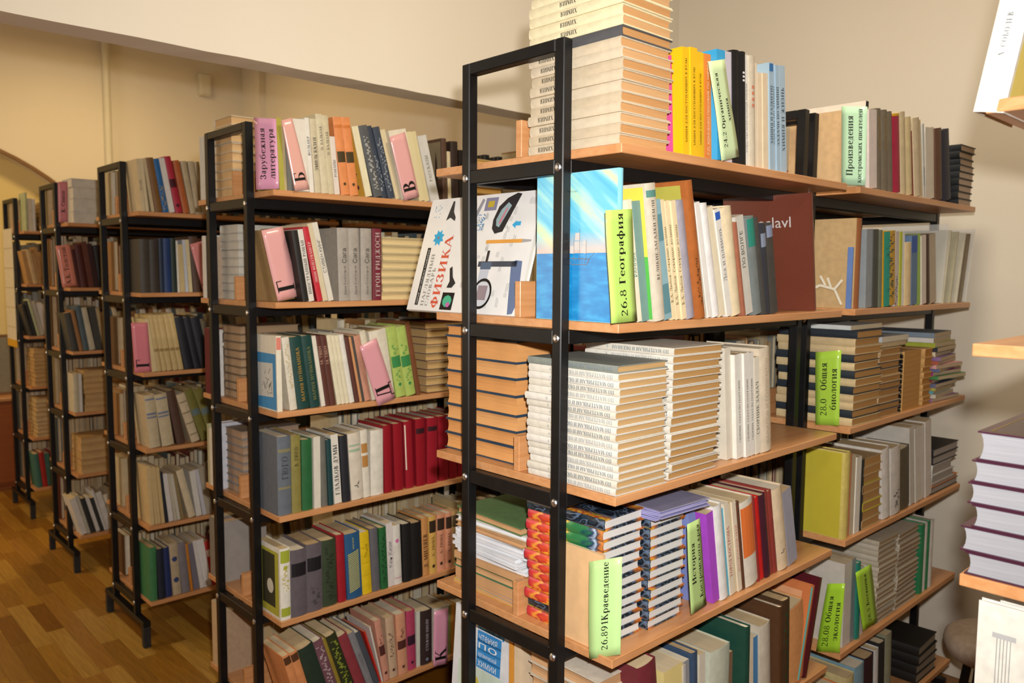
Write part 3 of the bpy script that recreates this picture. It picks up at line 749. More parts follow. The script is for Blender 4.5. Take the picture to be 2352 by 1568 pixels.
(592.2,1088,28.7,196,134,-0.5,'eaa27e','h','peach hardback with dark plate','B:3a2a1c:.72:.93|T:А. ДЮМА:.3:.65:7a4a32|D:3a2a1c:.1:.16'),
(622.6,1088,29.2,196,133,-0.9,'e6bc7c','h','sandy hardback with grey plate','B:6a5a44:.72:.93|T:А. ДЮМА:.3:.65:7a5a32|D:3a2a1c:.1:.16'),
]),
('B6',[
(37.6,1088,23.3,208,142,-15.5,'e79a62','h','peach-orange hardback with brown plate','B:5a3a22:.85:.97'),
(63.5,1088,24.2,211,144,-15.9,'e79a62','h','peach-orange hardback with brown plate','B:5a3a22:.85:.97'),
(91.3,1088,52.0,212,144,-16.6,'2c3d30','h','thick dark green hardback',''),
(148.7,1088,31.5,221,151,-17.4,'7d5560','h','plum hardback with silver ornament','S:c8b8b8:.2:.9'),
(184.1,1088,12.1,219,149,-18.0,'a08a34','h','thin mustard hardback',''),
(198.9,1088,35.3,224,152,-18.5,'343a22','h','black hardback with lime ornament','S:9aa83a:.1:.9'),
(239.5,1088,32.9,211,144,-19.4,'9a3f48','h','crimson hardback',''),
(276.6,1088,22.6,211,143,-20.0,'8d8d92','h','grey hardback','T:ПОВЕСТИ:.4:.6:555555'),
(302.7,1088,17.0,208,142,-20.5,'4f5660','h','slate hardback',''),
(322.5,1088,5.7,198,135,-17.5,'d8362a','h','bright red hardback',''),
(329.1,1088,5.0,204,139,-13.1,'e9e6dc','p','white paperback',''),
(336.2,1088,23.2,215,146,-9.6,'e0a088','h','pink hardback with brown label','B:5a2f2a:.42:.58|S:7a4a42:.6:.75|D:5a2f2a:.1:.15'),
(361.3,1088,31.1,209,142,-4.7,'d8b898','h','beige hardback','S:6a4a3a:.35:.75|D:5a2f2a:.1:.15'),
(394.1,1088,37.3,209,142,-3.2,'e6a582','h','peach hardback with brown label','B:5a2f2a:.42:.56|S:7a4a42:.6:.75|D:5a2f2a:.1:.15'),
(433.9,1088,35.3,205,139,-1.6,'c24a6c','h','raspberry hardback with dark label','B:3a2030:.42:.58|D:3a2030:.1:.15'),
(470.8,1088,14.7,193,131,0.0,'dfe0d4','p','thin white paperback',''),
(487.5,1088,47.6,188,128,0.0,'3c2c2a','h','dark brown hardback with white title','T:СТЕФАН ЦВЕЙГ:.25:.85:b8b0b8|D:8088a0:.06:.12'),
(537.7,1088,64.5,181,123,1.7,'e0d8c8','h','white hardback behind the pink К card',''),
(604.9,1088,8.6,177,120,0.8,'8a8a4a','p','thin olive paperback',''),
(615.2,1088,19.0,178,121,0.3,'d69440','h','ochre hardback',''),
(636.8,1088,23.4,169,115,0.0,'e6dfce','p','white paperback','T:ДЖЕК ЛОНДОН:.2:.8:666655'),
(663.4,1088,25.3,163,111,0.0,'ece8e0','p','white paperback',''),
]),
('A1',[
(218.8,-84,4.0,187,127,-4.1,'e0559c','p','thin pink paperback beside the stack',''),
(223.3,-104,22.1,200,136,-3.1,'f7c61d','p','yellow paperback','T:ХИМИЯ ДЛЯ ПОСТУПАЮЩИХ В ВУЗЫ:.12:.9:7a5c10'),
(245.8,-104,22.6,203,138,-3.2,'f7c61d','p','yellow paperback','T:ХИМИЯ ДЛЯ ПОСТУПАЮЩИХ В ВУЗЫ:.1:.82:6a5010'),
(268.8,-104,23.3,199,135,-3.4,'f5c41c','p','yellow paperback','T:ХИМИЯ ДЛЯ ПОСТУПАЮЩИХ В ВУЗЫ:.12:.8:6a5010'),
(292.5,-104,8.6,201,137,-3.5,'f39a45','p','orange paperback',''),
(301.6,-104,21.9,202,138,-3.6,'f28f3c','p','orange paperback','T:Г.П. ХОМЧЕНКО ПОСОБИЕ ПО ХИМИИ:.05:.93:fbe6c8'),
(323.9,-114,29.6,212,200,-3.7,'3aa9e0','p','tall bright blue paperback',''),
(354.0,-104,15.9,215,146,-3.8,'70398c','p','purple paperback',''),
(370.3,-104,30.0,220,150,-3.9,'d8d2dc','p','pale lilac paperback behind the 24.2 card',''),
(400.8,-104,24.9,227,154,-4.0,'1f1e1e','h','black hardback behind the 24.2 card',''),
(426.1,-104,19.2,228,155,-4.1,'1f1e1e','h','black hardback with white emblem','Q:e8e8e8:.74:.84'),
(445.7,-104,14.0,226,154,-4.2,'f1eee6','p','white paperback with tiny title','T:КУРС ОРГАНИЧЕСКОЙ ХИМИИ:.05:.82:8a8a86'),
(460.2,-104,23.1,226,154,-4.3,'dcd0b8','h','beige hardback with red marks','R:d8866c:.54:.76'),
(483.7,-104,18.3,217,147,-4.4,'f3e3c6','p','cream paperback',''),
(502.5,-104,19.0,200,136,-4.6,'f3e0c0','p','short cream paperback',''),
(522.0,-104,21.9,202,138,-4.7,'f0dcba','p','short cream paperback',''),
(544.4,-104,17.2,227,155,-4.8,'a9c6da','p','pale blue paperback','T:ХИМИЯ И РАЗВИТИЕ:.25:.8:50606c|B:3a78b4:.92:.99'),
(563.6,-104,15.1,227,154,-5.3,'b3cde0','p','pale blue paperback','T:ЗАДАЧИ ПО ХИМИИ:.25:.8:50606c'),
(580.9,-104,15.3,228,155,-5.9,'a9c6da','p','pale blue paperback','T:ЗАДАЧИ ПО ХИМИИ:.25:.8:50606c'),
(598.4,-104,25.1,230,157,-6.4,'b3cde0','p','pale blue paperback','T:ХИМИЯ И ЖИЗНЬ:.2:.8:50606c'),
]),
('A2',[
(87.5,-108,13.1,221,150,-10.0,'f1e3c8','p','cream paperback with teal lettering','T:РАННИЕ:.35:.6:2a8a80'),
(102.1,-108,21.4,219,149,-9.4,'7a9c94','p','grey-teal paperback in clear wrapper',''),
(124.1,-120,31.4,251,200,-9.1,'d6cbb6','h','tall beige hardback lettered ВЕЛИКИЕ ЗАГАДКИ ЗЕМЛИ','T:ВЕЛИКИЕ ЗАГАДКИ ЗЕМЛИ:.3:.88:5a5248|B:5a8a80:.9:.95'),
(169.5,-108,25.4,226,154,-11.8,'8cb0b8','p','paperback with taped teal spine','B:5f8a92:.66:.88|B:5f8a92:.05:.3'),
(196.8,-108,12.2,229,156,-12.1,'f0dcb0','p','cream paperback lettered Северные','T:В.А. Любов  Северные долины:.12:.8:8a7a58'),
(210.4,-108,14.3,228,155,-11.8,'f0dcb0','p','cream paperback lettered Северные','T:В.А. Любов  Северные долины:.12:.8:8a7a58'),
(225.9,-108,14.4,229,156,-12.0,'f0dcb0','p','cream paperback lettered Северные','T:В.А. Любов  Северные долины:.12:.8:8a7a58'),
(242.1,-108,25.2,230,156,-12.4,'a9a4ae','h','lilac-grey hardback',''),
(268.3,-116,22.0,269,220,-12.5,'b0652f','h','tall worn brown-spined book with olive cover','S:6a4020:.1:.45'),
(296.3,-108,19.4,234,159,-13.8,'e9e2d0','h','off-white hardback',''),
(317.9,-108,15.8,233,158,-14.2,'f0ece4','p','white paperback',''),
(335.8,-108,24.0,231,157,-14.6,'f3f0ec','h','white hardback',''),
(362.4,-108,23.1,227,154,-15.0,'efe2c4','p','cream paperback',''),
(388.6,-108,19.4,225,153,-15.6,'f0ece2','p','white paperback with blue stripe','T:Лед и пламень:.3:.85:9a968c|B:2f5fc0:.9:.97'),
(410.2,-108,34.7,228,155,-13.2,'eedcb6','h','beige hardback',''),
(448.3,-108,9.8,200,136,-13.9,'a86a50','h','terracotta hardback',''),
(460.1,-108,32.0,212,144,-14.4,'d8d4c8','p','pale grey paperback lettered ПО ВОЛГЕ','T:ПО ВОЛГЕ:.48:.85:3a3a38'),
(495.0,-108,31.6,212,144,-13.2,'7d8684','h','grey-teal hardback','B:2f8a78:.7:.98'),
(529.1,-108,13.4,214,145,-13.6,'4c4a46','h','charcoal hardback',''),
(544.5,-108,23.4,198,135,-10.6,'3a3c44','h','dark slate paperback','B:8a94a8:.75:.9'),
(571.9,-108,28.7,201,136,-11.6,'4a4640','h','dark olive-grey paperback','B:8a94b0:.85:.98'),
]),
('A3',[
(428.6,-96,23.0,245,167,-5.5,'e6ddca','p','white paperback with ribbon behind the stacks',''),
(452.2,-106,28.9,230,157,-5.6,'f1ede2','p','white paperback','T:СБОРНИК ЗАДАЧ ПО ГЕОГРАФИИ:.15:.75:7a7668'),
(481.6,-106,21.7,232,158,-5.7,'f1ede2','p','white paperback','T:СБОРНИК ЗАДАЧ ПО ГЕОГРАФИИ:.15:.75:7a7668'),
(503.8,-106,22.1,231,157,-5.8,'f1ede2','p','white paperback','T:СБОРНИК ЗАДАЧ ПО ГЕОГРАФИИ:.15:.75:7a7668'),
(526.3,-106,21.4,220,149,-5.9,'f3ecd8','p','cream paperback','T:СБОРНИК ЗАДАЧ:.2:.75:7a7668'),
(548.3,-106,46.1,238,162,-6.0,'e6d6bc','h','beige hardback with gilt title','T:ВАВИЛОВ И ГОЛОВАНОВ:.08:.9:c0a888'),
]),
('A4',[
(353.4,-85,24.3,217,148,-14.2,'8a98d8','p','periwinkle paperback',''),
(378.9,-100,24.8,206,140,-10.3,'b24fd0','p','purple paperback',''),
(404.5,-100,29.3,218,148,-10.4,'f4f2ee','h','white hardback',''),
(434.6,-100,9.9,206,140,-10.5,'58b8d8','p','thin light blue paperback',''),
(445.1,-100,16.3,216,147,-10.6,'f1e4cc','p','cream paperback with red title','T:ГОРОД КОСТРОМА:.2:.75:c8684a'),
(462.1,-100,14.5,212,144,-10.8,'ecdcb8','p','cream paperback',''),
(477.2,-100,15.6,215,146,-10.9,'f0e2c8','p','cream paperback with orange title','T:КОСТРОМСКОЙ КРАЙ:.1:.85:d8684a'),
(493.6,-100,11.5,211,143,-11.0,'6a4430','h','thin brown hardback',''),
(505.6,-100,54.7,205,139,-11.1,'ede4d2','h','thick white hardback with orange lettering','B:e87a3a:.35:.93'),
(561.8,-100,10.8,208,141,-11.2,'9c3a34','h','dark red hardback',''),
(573.2,-100,21.6,203,138,-11.3,'d8201f','h','bright red hardback',''),
(595.6,-100,23.3,206,140,-11.4,'4a1f30','h','dark plum hardback',''),
(620.3,-100,15.0,211,144,-11.7,'9c4038','h','brick red hardback',''),
(637.9,-100,19.0,208,141,-12.3,'9c4038','h','brick red hardback',''),
(660.9,-100,41.9,210,143,-13.2,'f0d8b4','h','cream hardback with tape','S:8a7a68:.2:.24'),
(707.9,-100,42.6,195,132,-14.2,'a9a8b4','p','grey folder',''),
]),
('A5',[
(150.8,-104,57.2,259,176,-7.6,'7a2f38','h','plum hardback',''),
(211.5,-104,63.2,221,151,-2.8,'ead68e','p','pale yellow paperback',''),
(277.7,-104,7.7,216,147,-3.6,'c8c4c0','p','pale grey paperback',''),
(288.0,-104,21.1,218,149,-4.3,'9a9a9c','p','grey paperback',''),
(311.8,-104,22.6,227,154,-3.1,'3f5470','h','slate blue hardback',''),
(337.5,-104,22.6,214,146,-2.0,'e0d8c4','p','cream paperback',''),
(363.3,-104,77.3,210,143,0.0,'d0d4c0','h','pale sage hardback',''),
(444.5,-104,18.4,182,124,-1.2,'8a6a50','p','brown paperback',''),
(463.3,-134,19.2,246,167,-1.4,'1c4a3c','h','dark green hardback',''),
(490.8,-104,30.8,206,140,-3.0,'d4ccc8','p','grey-white paperback with red print','T:СКАЗКИ:.5:.8:b04a4a'),
(524.6,-104,29.1,195,132,-3.4,'eadcc0','p','cream paperback',''),
(556.8,-104,24.9,182,124,-3.9,'4a90c8','p','light blue paperback',''),
(586.1,-104,47.5,204,139,-4.7,'d6ccb8','h','tall grey-cream hardback',''),
(634.2,-124,18.3,241,164,-3.1,'5a3a22','h','large dark brown hardback',''),
(652.9,-124,36.7,250,170,-3.2,'4a3420','h','large brown hardback with green spine','S:2a4a2a:.1:.9'),
(709.8,-104,101.9,200,136,-9.0,'e8a468','h','tan folder with white edge',''),
]),
('P1',[
(1063.4,-100,47.4,202,137,-6.4,'efe2da','p','pinkish white paperback',''),
(1114.3,-100,34.9,212,144,-7.3,'7c7260','h','grey-brown hardback with gilt title','T:ИЗБРАННОЕ:.5:.9:b8923a'),
(1152.0,-100,34.2,213,145,-8.0,'7c7260','h','grey-brown hardback with gilt title','T:ИЗБРАННОЕ:.5:.9:b8923a'),
(1189.2,-100,33.7,214,146,-8.7,'7c7260','h','grey-brown hardback with gilt title',''),
(1225.8,-100,53.6,213,145,-9.3,'b5274a','h','crimson hardback with yellow head','B:e8b820:.97:1.0'),
(1282.3,-100,36.0,226,154,-9.9,'dcc9a0','h','sand hardback',''),
(1321.1,-100,41.4,217,148,-10.5,'e6d2a0','h','yellowish hardback',''),
(1365.5,-100,7.0,185,126,-11.2,'8a3a2c','p','thin brown paperback',''),
(1374.8,-100,45.5,221,150,-11.9,'d9c7a4','h','beige hardback',''),
(1423.8,-100,16.7,223,151,-12.5,'e6d0a4','p','cream paperback',''),
(1442.4,-100,13.0,214,146,-10.8,'d8d8d0','p','thin white paperback with blue letters','T:СБОРНИК:.1:.5:4a6a9a'),
(1457.9,-100,25.5,206,140,-8.6,'ece4d4','p','white paperback',''),
(1485.9,-100,50.9,209,142,-9.2,'f0e6d2','p','white paperback',''),
(1541.6,-100,49.4,213,145,-10.3,'6a4a38','h','brown hardback',''),
(1602.7,-100,69.6,215,147,-13.4,'262a40','h','navy hardback leaning on the black stack',''),
]),
('P2',[
(1078.0,-100,39.1,209,142,-3.5,'98a0a4','p','blue-grey paperback',''),
(1119.2,-100,30.7,210,143,-4.1,'4a4a42','h','dark grey hardback',''),
(1152.1,-100,31.3,209,142,-4.6,'7a8474','h','grey-green hardback',''),
(1185.6,-100,83.7,206,140,-5.2,'d8a820','h','hardback with yellow and teal pattern','B:2f9a84:.0:1:.36|S:2a4a4a:.1:.95'),
(1271.8,-100,26.7,210,143,-3.6,'d8ccc0','p','white paperback with dark print','S:4a4a6a:.02:.4'),
(1300.8,-100,17.6,211,144,-4.2,'c8d440','p','thin lime paperback',''),
(1319.9,-100,19.4,212,144,-4.6,'f4f2ee','p','white paperback',''),
(1341.6,-100,45.0,181,123,-5.3,'ecd2a0','h','cream hardback',''),
(1388.3,-100,43.7,204,139,-5.8,'6a86a8','p','blue patterned paperback','B:3a60b0:.75:.98'),
(1438.1,-100,26.7,210,143,-7.4,'a8d060','p','lime green paperback',''),
(1467.4,-100,36.0,206,140,-8.0,'e8dcd0','p','white paperback',''),
(1507.9,-100,37.9,209,142,-9.2,'4c3628','h','dark brown hardback',''),
(1549.4,-100,53.0,212,144,-10.0,'cbbba4','p','tan paperback bundle',''),
]),
('P4',[
(992.5,-100,32.5,236,160,0.0,'e0cc70','h','pale yellow-spined hardback with mustard cover',''),
(1025.4,-100,16.3,226,154,-0.1,'d08a5c','p','thin orange-brown paperback',''),
(1042.1,-100,24.3,220,149,-0.2,'cdbfa0','p','tan paperback',''),
(1066.8,-100,30.1,212,144,-0.3,'e8e2d4','p','white paperback',''),
(1097.4,-100,26.7,200,136,-0.4,'2c3030','h','black hardback',''),
(1255.7,-100,52.7,210,143,-8.4,'e8e2d8','h','tall white hardback',''),
(1311.1,-100,66.0,204,139,-6.0,'ddd6cc','h','tall white hardback with black print','S:5a5a5a:.1:.35'),
(1381.3,-100,77.7,188,128,-7.1,'5c5440','h','dark olive hardback in clear cover',''),
(1464.6,-100,34.7,248,169,-8.7,'d6d0c4','p','tall white album',''),
(1507.8,-100,43.1,239,163,-9.0,'e0dace','p','tall white album',''),
(1553.8,-100,33.4,241,164,-8.0,'e6e0d6','p','tall white album',''),
(1590.0,-100,48.9,250,170,-8.1,'e2dad0','p','tall white album',''),
]),
('P5',[
(1030.0,-100,45.5,236,160,-1.2,'d8d0c4','p','pale paperback behind the 28.08 card',''),
(1078.3,-100,25.9,237,161,-1.9,'8a98a0','p','grey-blue paperback',''),
(1107.4,-100,24.1,221,150,-2.7,'2f8a78','h','teal hardback',''),
(1135.6,-100,21.9,203,138,-2.9,'d8d4cc','p','thin white paperback',''),
]),
('C1',[
(20.1,2245,12.9,199,136,-4.3,'e6d2a8','p','cream paperback','T:ПОЭМЫ:.3:.7:998866'),
(34.6,2245,12.1,201,137,-4.8,'e8d6ac','p','cream paperback',''),
(56.5,2245,12.2,204,139,-7.5,'d8c49c','p','tan paperback',''),
(71.3,2245,27.0,208,141,-8.2,'8a6234','h','brown hardback',''),
(101.1,2245,20.7,207,141,-8.9,'2c70b0','h','blue hardback with gold flourish','S:b89a4a:.05:.5'),
(124.6,2245,20.9,212,144,-9.6,'f2ece4','p','white paperback',''),
(150.3,2245,26.8,221,150,-10.8,'c02c44','h','red hardback with dark plate','B:4a1420:.45:.6|D:4a1420:.1:.16'),
(180.2,2245,24.3,208,141,-10.2,'c46a34','h','rust hardback',''),
(207.5,2245,21.7,208,141,-9.7,'cbb894','h','beige hardback',''),
(231.1,2245,23.1,210,143,-7.8,'cbb894','h','beige hardback',''),
(256.0,2245,20.3,210,142,-7.4,'cbb894','h','beige hardback',''),
]),
('C2',[
(5.0,2245,37.7,208,142,-0.0,'4c463c','h','dark olive-brown hardback',''),
(43.1,2245,36.3,206,140,-0.1,'443c34','h','dark brown hardback',''),
(79.8,2245,17.1,212,144,-0.2,'26344c','h','dark navy hardback',''),
(97.3,2245,27.6,213,145,-0.3,'2a4478','h','navy blue hardback',''),
(125.3,2245,21.1,215,146,-0.4,'2c3c34','h','dark green hardback',''),
(148.3,2245,8.0,205,139,-1.0,'f2ece0','p','white paperback',''),
(158.0,2245,19.7,191,130,-1.5,'dcc690','p','cream paperback',''),
(180.4,2245,11.9,210,143,-2.3,'d8dce4','p','pale paperback',''),
(194.2,2245,14.0,211,144,-2.8,'ecdcac','p','cream paperback',''),
(212.0,2245,34.6,224,152,-3.9,'5c4230','h','brown hardback',''),
]),
('C3',[
(41.7,2245,16.1,211,144,-7.3,'ead6a0','p','cream paperback beside the pink Г card',''),
(59.5,2245,17.2,226,154,-7.2,'dcc084','h','yellowish banded hardback','B:a88a54:.35:.4'),
(78.4,2245,18.2,226,154,-7.6,'dcc084','h','yellowish banded hardback','B:a88a54:.35:.4'),
(98.3,2245,20.2,226,154,-8.0,'dcc084','h','yellowish banded hardback','B:a88a54:.35:.4'),
(120.4,2245,20.3,228,155,-8.4,'dcc084','h','yellowish banded hardback','B:a88a54:.35:.4'),
(142.7,2245,19.4,230,156,-8.9,'dcc084','h','yellowish banded hardback','B:a88a54:.35:.4'),
(167.2,2245,35.7,214,145,-10.2,'22242c','h','black hardback',''),
(205.9,2245,27.4,213,145,-10.8,'22242c','h','black hardback',''),
(236.0,2245,37.8,211,144,-11.4,'22242c','h','black hardback',''),
]),
('C4',[
(22.5,2245,39.5,213,145,-4.7,'d8c6a0','h','beige hardback with blue bands','B:7a86a0:.62:.66|B:7a86a0:.56:.59|B:7a86a0:.9:.93'),
(69.7,2245,46.8,212,144,-6.8,'d8c6a0','h','beige hardback with blue bands','B:7a86a0:.62:.66|B:7a86a0:.56:.59|B:7a86a0:.9:.93'),
(128.6,2245,34.5,224,153,-9.9,'5e4232','h','brown hardback',''),
(186.0,2245,34.4,210,143,-16.0,'dcc8a4','h','beige ribbed hardback','B:8a7450:.15:.17|B:8a7450:.38:.4|B:8a7450:.6:.62|B:8a7450:.82:.84'),
(228.4,2245,34.6,226,154,-17.8,'807a38','h','olive hardback with grey label','B:6a7a78:.5:.62'),
(267.4,2245,34.7,227,154,-18.4,'807a38','h','olive hardback with grey label','B:6a7a78:.5:.62'),
]),
('C5',[
(16.8,2245,13.7,241,164,-2.8,'e2c690','p','cream paperback',''),
(32.3,2245,9.9,236,160,-3.3,'dcc088','p','cream paperback',''),
(44.0,2245,10.9,234,159,-3.7,'dcc088','p','cream paperback',''),
(56.7,2245,12.9,232,158,-4.1,'dcc088','p','cream paperback',''),
(72.4,2245,11.1,210,143,-4.9,'262a34','h','black hardback',''),
(87.2,2245,18.0,201,136,-6.0,'e6ded8','p','white paperback',''),
(107.2,2245,11.2,199,135,-6.5,'cdc2ac','p','grey-cream paperback',''),
(121.2,2245,12.4,195,132,-7.3,'d8d0bc','p','white paperback',''),
(136.4,2245,11.3,195,133,-8.1,'9a8458','p','tan paperback',''),
(165.9,2245,28.6,209,142,-12.9,'e6d4b0','h','cream hardback with ornament',''),
(197.9,2245,22.2,195,133,-7.4,'e9e4da','p','white paperback',''),
(224.1,2245,15.0,199,135,-8.5,'d4d2d8','p','pale grey paperback',''),
(240.9,2245,27.8,202,138,-8.3,'b0a48c','h','grey-beige hardback',''),
]),
('C6',[
(5.3,2245,27.1,220,149,-0.1,'4a8a58','h','green hardback',''),
(35.5,2245,27.0,209,142,-0.9,'262c3a','h','black-blue hardback',''),
(66.1,2245,23.3,207,141,-1.9,'2a386c','h','dark blue hardback',''),
(94.1,2245,33.7,220,150,-3.2,'c8b494','h','beige hardback with blue discs','D:3a4a78:.62:.76|D:3a4a78:.22:.36'),
(130.6,2245,32.0,214,146,-4.0,'8a8488','h','grey hardback',''),
(166.6,2245,10.7,204,139,-5.1,'d8882c','h','orange hardback',''),
(180.1,2245,20.1,200,136,-5.9,'7c7884','p','grey paperback',''),
(206.3,2245,16.0,210,143,-7.6,'e9e2dc','p','white paperback',''),
(224.3,2245,13.0,210,143,-8.1,'f0eae4','p','white paperback',''),
(239.1,2245,16.2,210,143,-8.6,'efe9e2','p','white paperback',''),
(258.4,2245,21.2,198,135,-9.4,'c83a30','h','red and white hardback','B:e8d8cc:.65:.8'),
]),
]
seed = 0
for key, items in ROWS:
    rk, si = key[0], int(key[1]) - 1
    for n, (x, y, t, h, d, a, hx, typ, ph, deco) in enumerate(items, 1):
        seed += 1
        y = y + random.Random(seed).uniform(-3, 3)
        o = make_book(t / 1e3, d / 1e3, h / 1e3, typ, hx, None, deco, stand_mw(x / 1e3, y / 1e3, ZS[si], R(a), t / 1e3), seed=seed, gloss=('glossy' in ph or 'yellow paperback' in ph or 'blue paperback' in ph))
        lab = '%s, %s from left, %s of %s' % (ph, nth(n), SHELF[si], RACKNAME[rk])
        tag(o, lab, 'book', 'books standing on the %s of the %s' % (SHELF[si], RACKNAME[rk]))

CARDS=[
('A1',[(0.2724, -0.1228, 1.922), (0.3292, -0.1228, 1.9367), (0.3899, -0.1228, 1.7544), (0.3298, -0.1228, 1.7405)],'d6ecb8','24.2 Органическая/химия','pale green card lettered 24.2 Органическая химия',0.12,0.88,0),
('A2',[(-0.0229, -0.1228, 1.6234), (0.0468, -0.1228, 1.6296), (0.069, -0.1228, 1.4323), (-0.0044, -0.1228, 1.4303)],'bce070','26.8 География','lime green card lettered 26.8 География',0.05,0.97,0),
('A4',[(0.018, -0.0614, 0.9836), (0.0351, -0.125, 1.0067), (0.0368, -0.125, 0.8233), (0.018, -0.0651, 0.7974)],'c6eea0','26.891Краеведение','light green card lettered 26.891 Краеведение',0.07,0.97,0),
('A4',[(0.2419, -0.1228, 1.0213), (0.2841, -0.1228, 1.0256), (0.3201, -0.1228, 0.8347), (0.262, -0.1228, 0.8305)],'b8d488','История/Костромского края','dull green card lettered История Костромского края',0.12,0.95,0),
('P1',[(0.984, -0.0563, 1.9494), (0.984, -0.1226, 1.9391), (0.984, -0.1261, 1.7426), (0.984, -0.0649, 1.7491)],'bfe8c4','Произведения/костромских писателей','mint green card lettered Произведения костромских писателей',0.03,0.97,0),
('P3',[(0.984, -0.013, 1.3087), (0.984, -0.0821, 1.3196), (0.984, -0.0847, 1.1197), (0.984, -0.0196, 1.1131)],'b2dc4c','28.0   Общая/биология','lime card lettered 28.0 Общая биология',0.05,0.92,0),
('P5',[(0.984, -0.0718, 0.6861), (0.984, -0.1183, 0.7), (0.984, -0.1125, 0.5073), (0.984, -0.0466, 0.4865)],'aede3c','28.08 Общая/экология','lime card lettered 28.08 Общая экология',0.05,0.85,0),
('P5',[(1.0503, -0.1177, 0.7123), (1.1494, -0.1177, 0.7129), (1.2162, -0.1177, 0.5239), (1.1161, -0.1177, 0.5296)],'aede3c','28.5 Ботаника','creased lime card lettered 28.5 Ботаника',0.08,0.9,0),
('B1',[(-0.044, 1.1418, 1.9423), (-0.013, 1.0709, 1.9339), (-0.0083, 1.0709, 1.7442), (-0.044, 1.1334, 1.7427)],'eaa6c4','Зарубежная/литература','long pink card lettered Зарубежная литература',0.14,0.86,0),
('B1',[(0.0023, 1.0709, 1.9313), (0.0354, 1.0709, 1.9435), (0.0872, 1.0709, 1.7497), (0.0405, 1.0709, 1.7414)],'f2b8aa','Б','narrow pink card with letter Б after the heading card',0.1,0.28,1),
('B1',[(0.36, 1.0709, 1.9282), (0.4202, 1.0709, 1.9511), (0.4748, 1.0709, 1.7551), (0.4168, 1.0709, 1.7394)],'f2b4b0','В','wide pink card with letter В near the far end',0.1,0.28,1),
('B2',[(-0.0382, 1.122, 1.6293), (0.0266, 1.122, 1.644), (0.0772, 1.122, 1.4447), (0.0082, 1.122, 1.431)],'f2b4b0','Г','pink divider card with letter Г',0.1,0.27,1),
('B3',[(0.2461, 1.0709, 1.29), (0.3083, 1.0709, 1.3131), (0.3798, 1.0709, 1.1176), (0.3126, 1.0709, 1.0993)],'eeaab2','Д','pink divider card with letter Д',0.1,0.28,1),
('B6',[(0.5309, 1.0709, 0.3743), (0.5903, 1.0709, 0.3691), (0.5902, 1.0709, 0.1704), (0.5255, 1.0709, 0.1824)],'eea6c0','К','pink divider card with letter К',0.1,0.27,1),
('C2',[(0.1956, 2.2274, 1.6206), (0.2504, 2.2274, 1.6369), (0.266, 2.2274, 1.429), (0.2433, 2.2274, 1.4292)],'f09a98','Д','plain salmon card beside the brown book',0.08,0.2,1),
('C3',[(-0.0386, 2.2274, 1.3139), (0.0224, 2.2274, 1.3139), (0.0324, 2.2274, 1.119), (-0.0315, 2.2274, 1.1203)],'f2909a','Г','pink card with letter Г',0.1,0.25,1),
('D1',[(-0.0071, 3.292, 1.9317), (0.0353, 3.292, 1.9375), (0.0307, 3.292, 1.7447), (-0.01, 3.292, 1.7404)],'e8949c','Ж. Симон','pink card beside white lying books',0.1,0.9,0),
('D2',[(-0.0289, 3.292, 1.6283), (0.0328, 3.292, 1.6371), (0.0585, 3.292, 1.4394), (-0.0054, 3.292, 1.4302)],'f29a86','А.К. Толстой','salmon card beside dark red books',0.05,0.95,0),
]
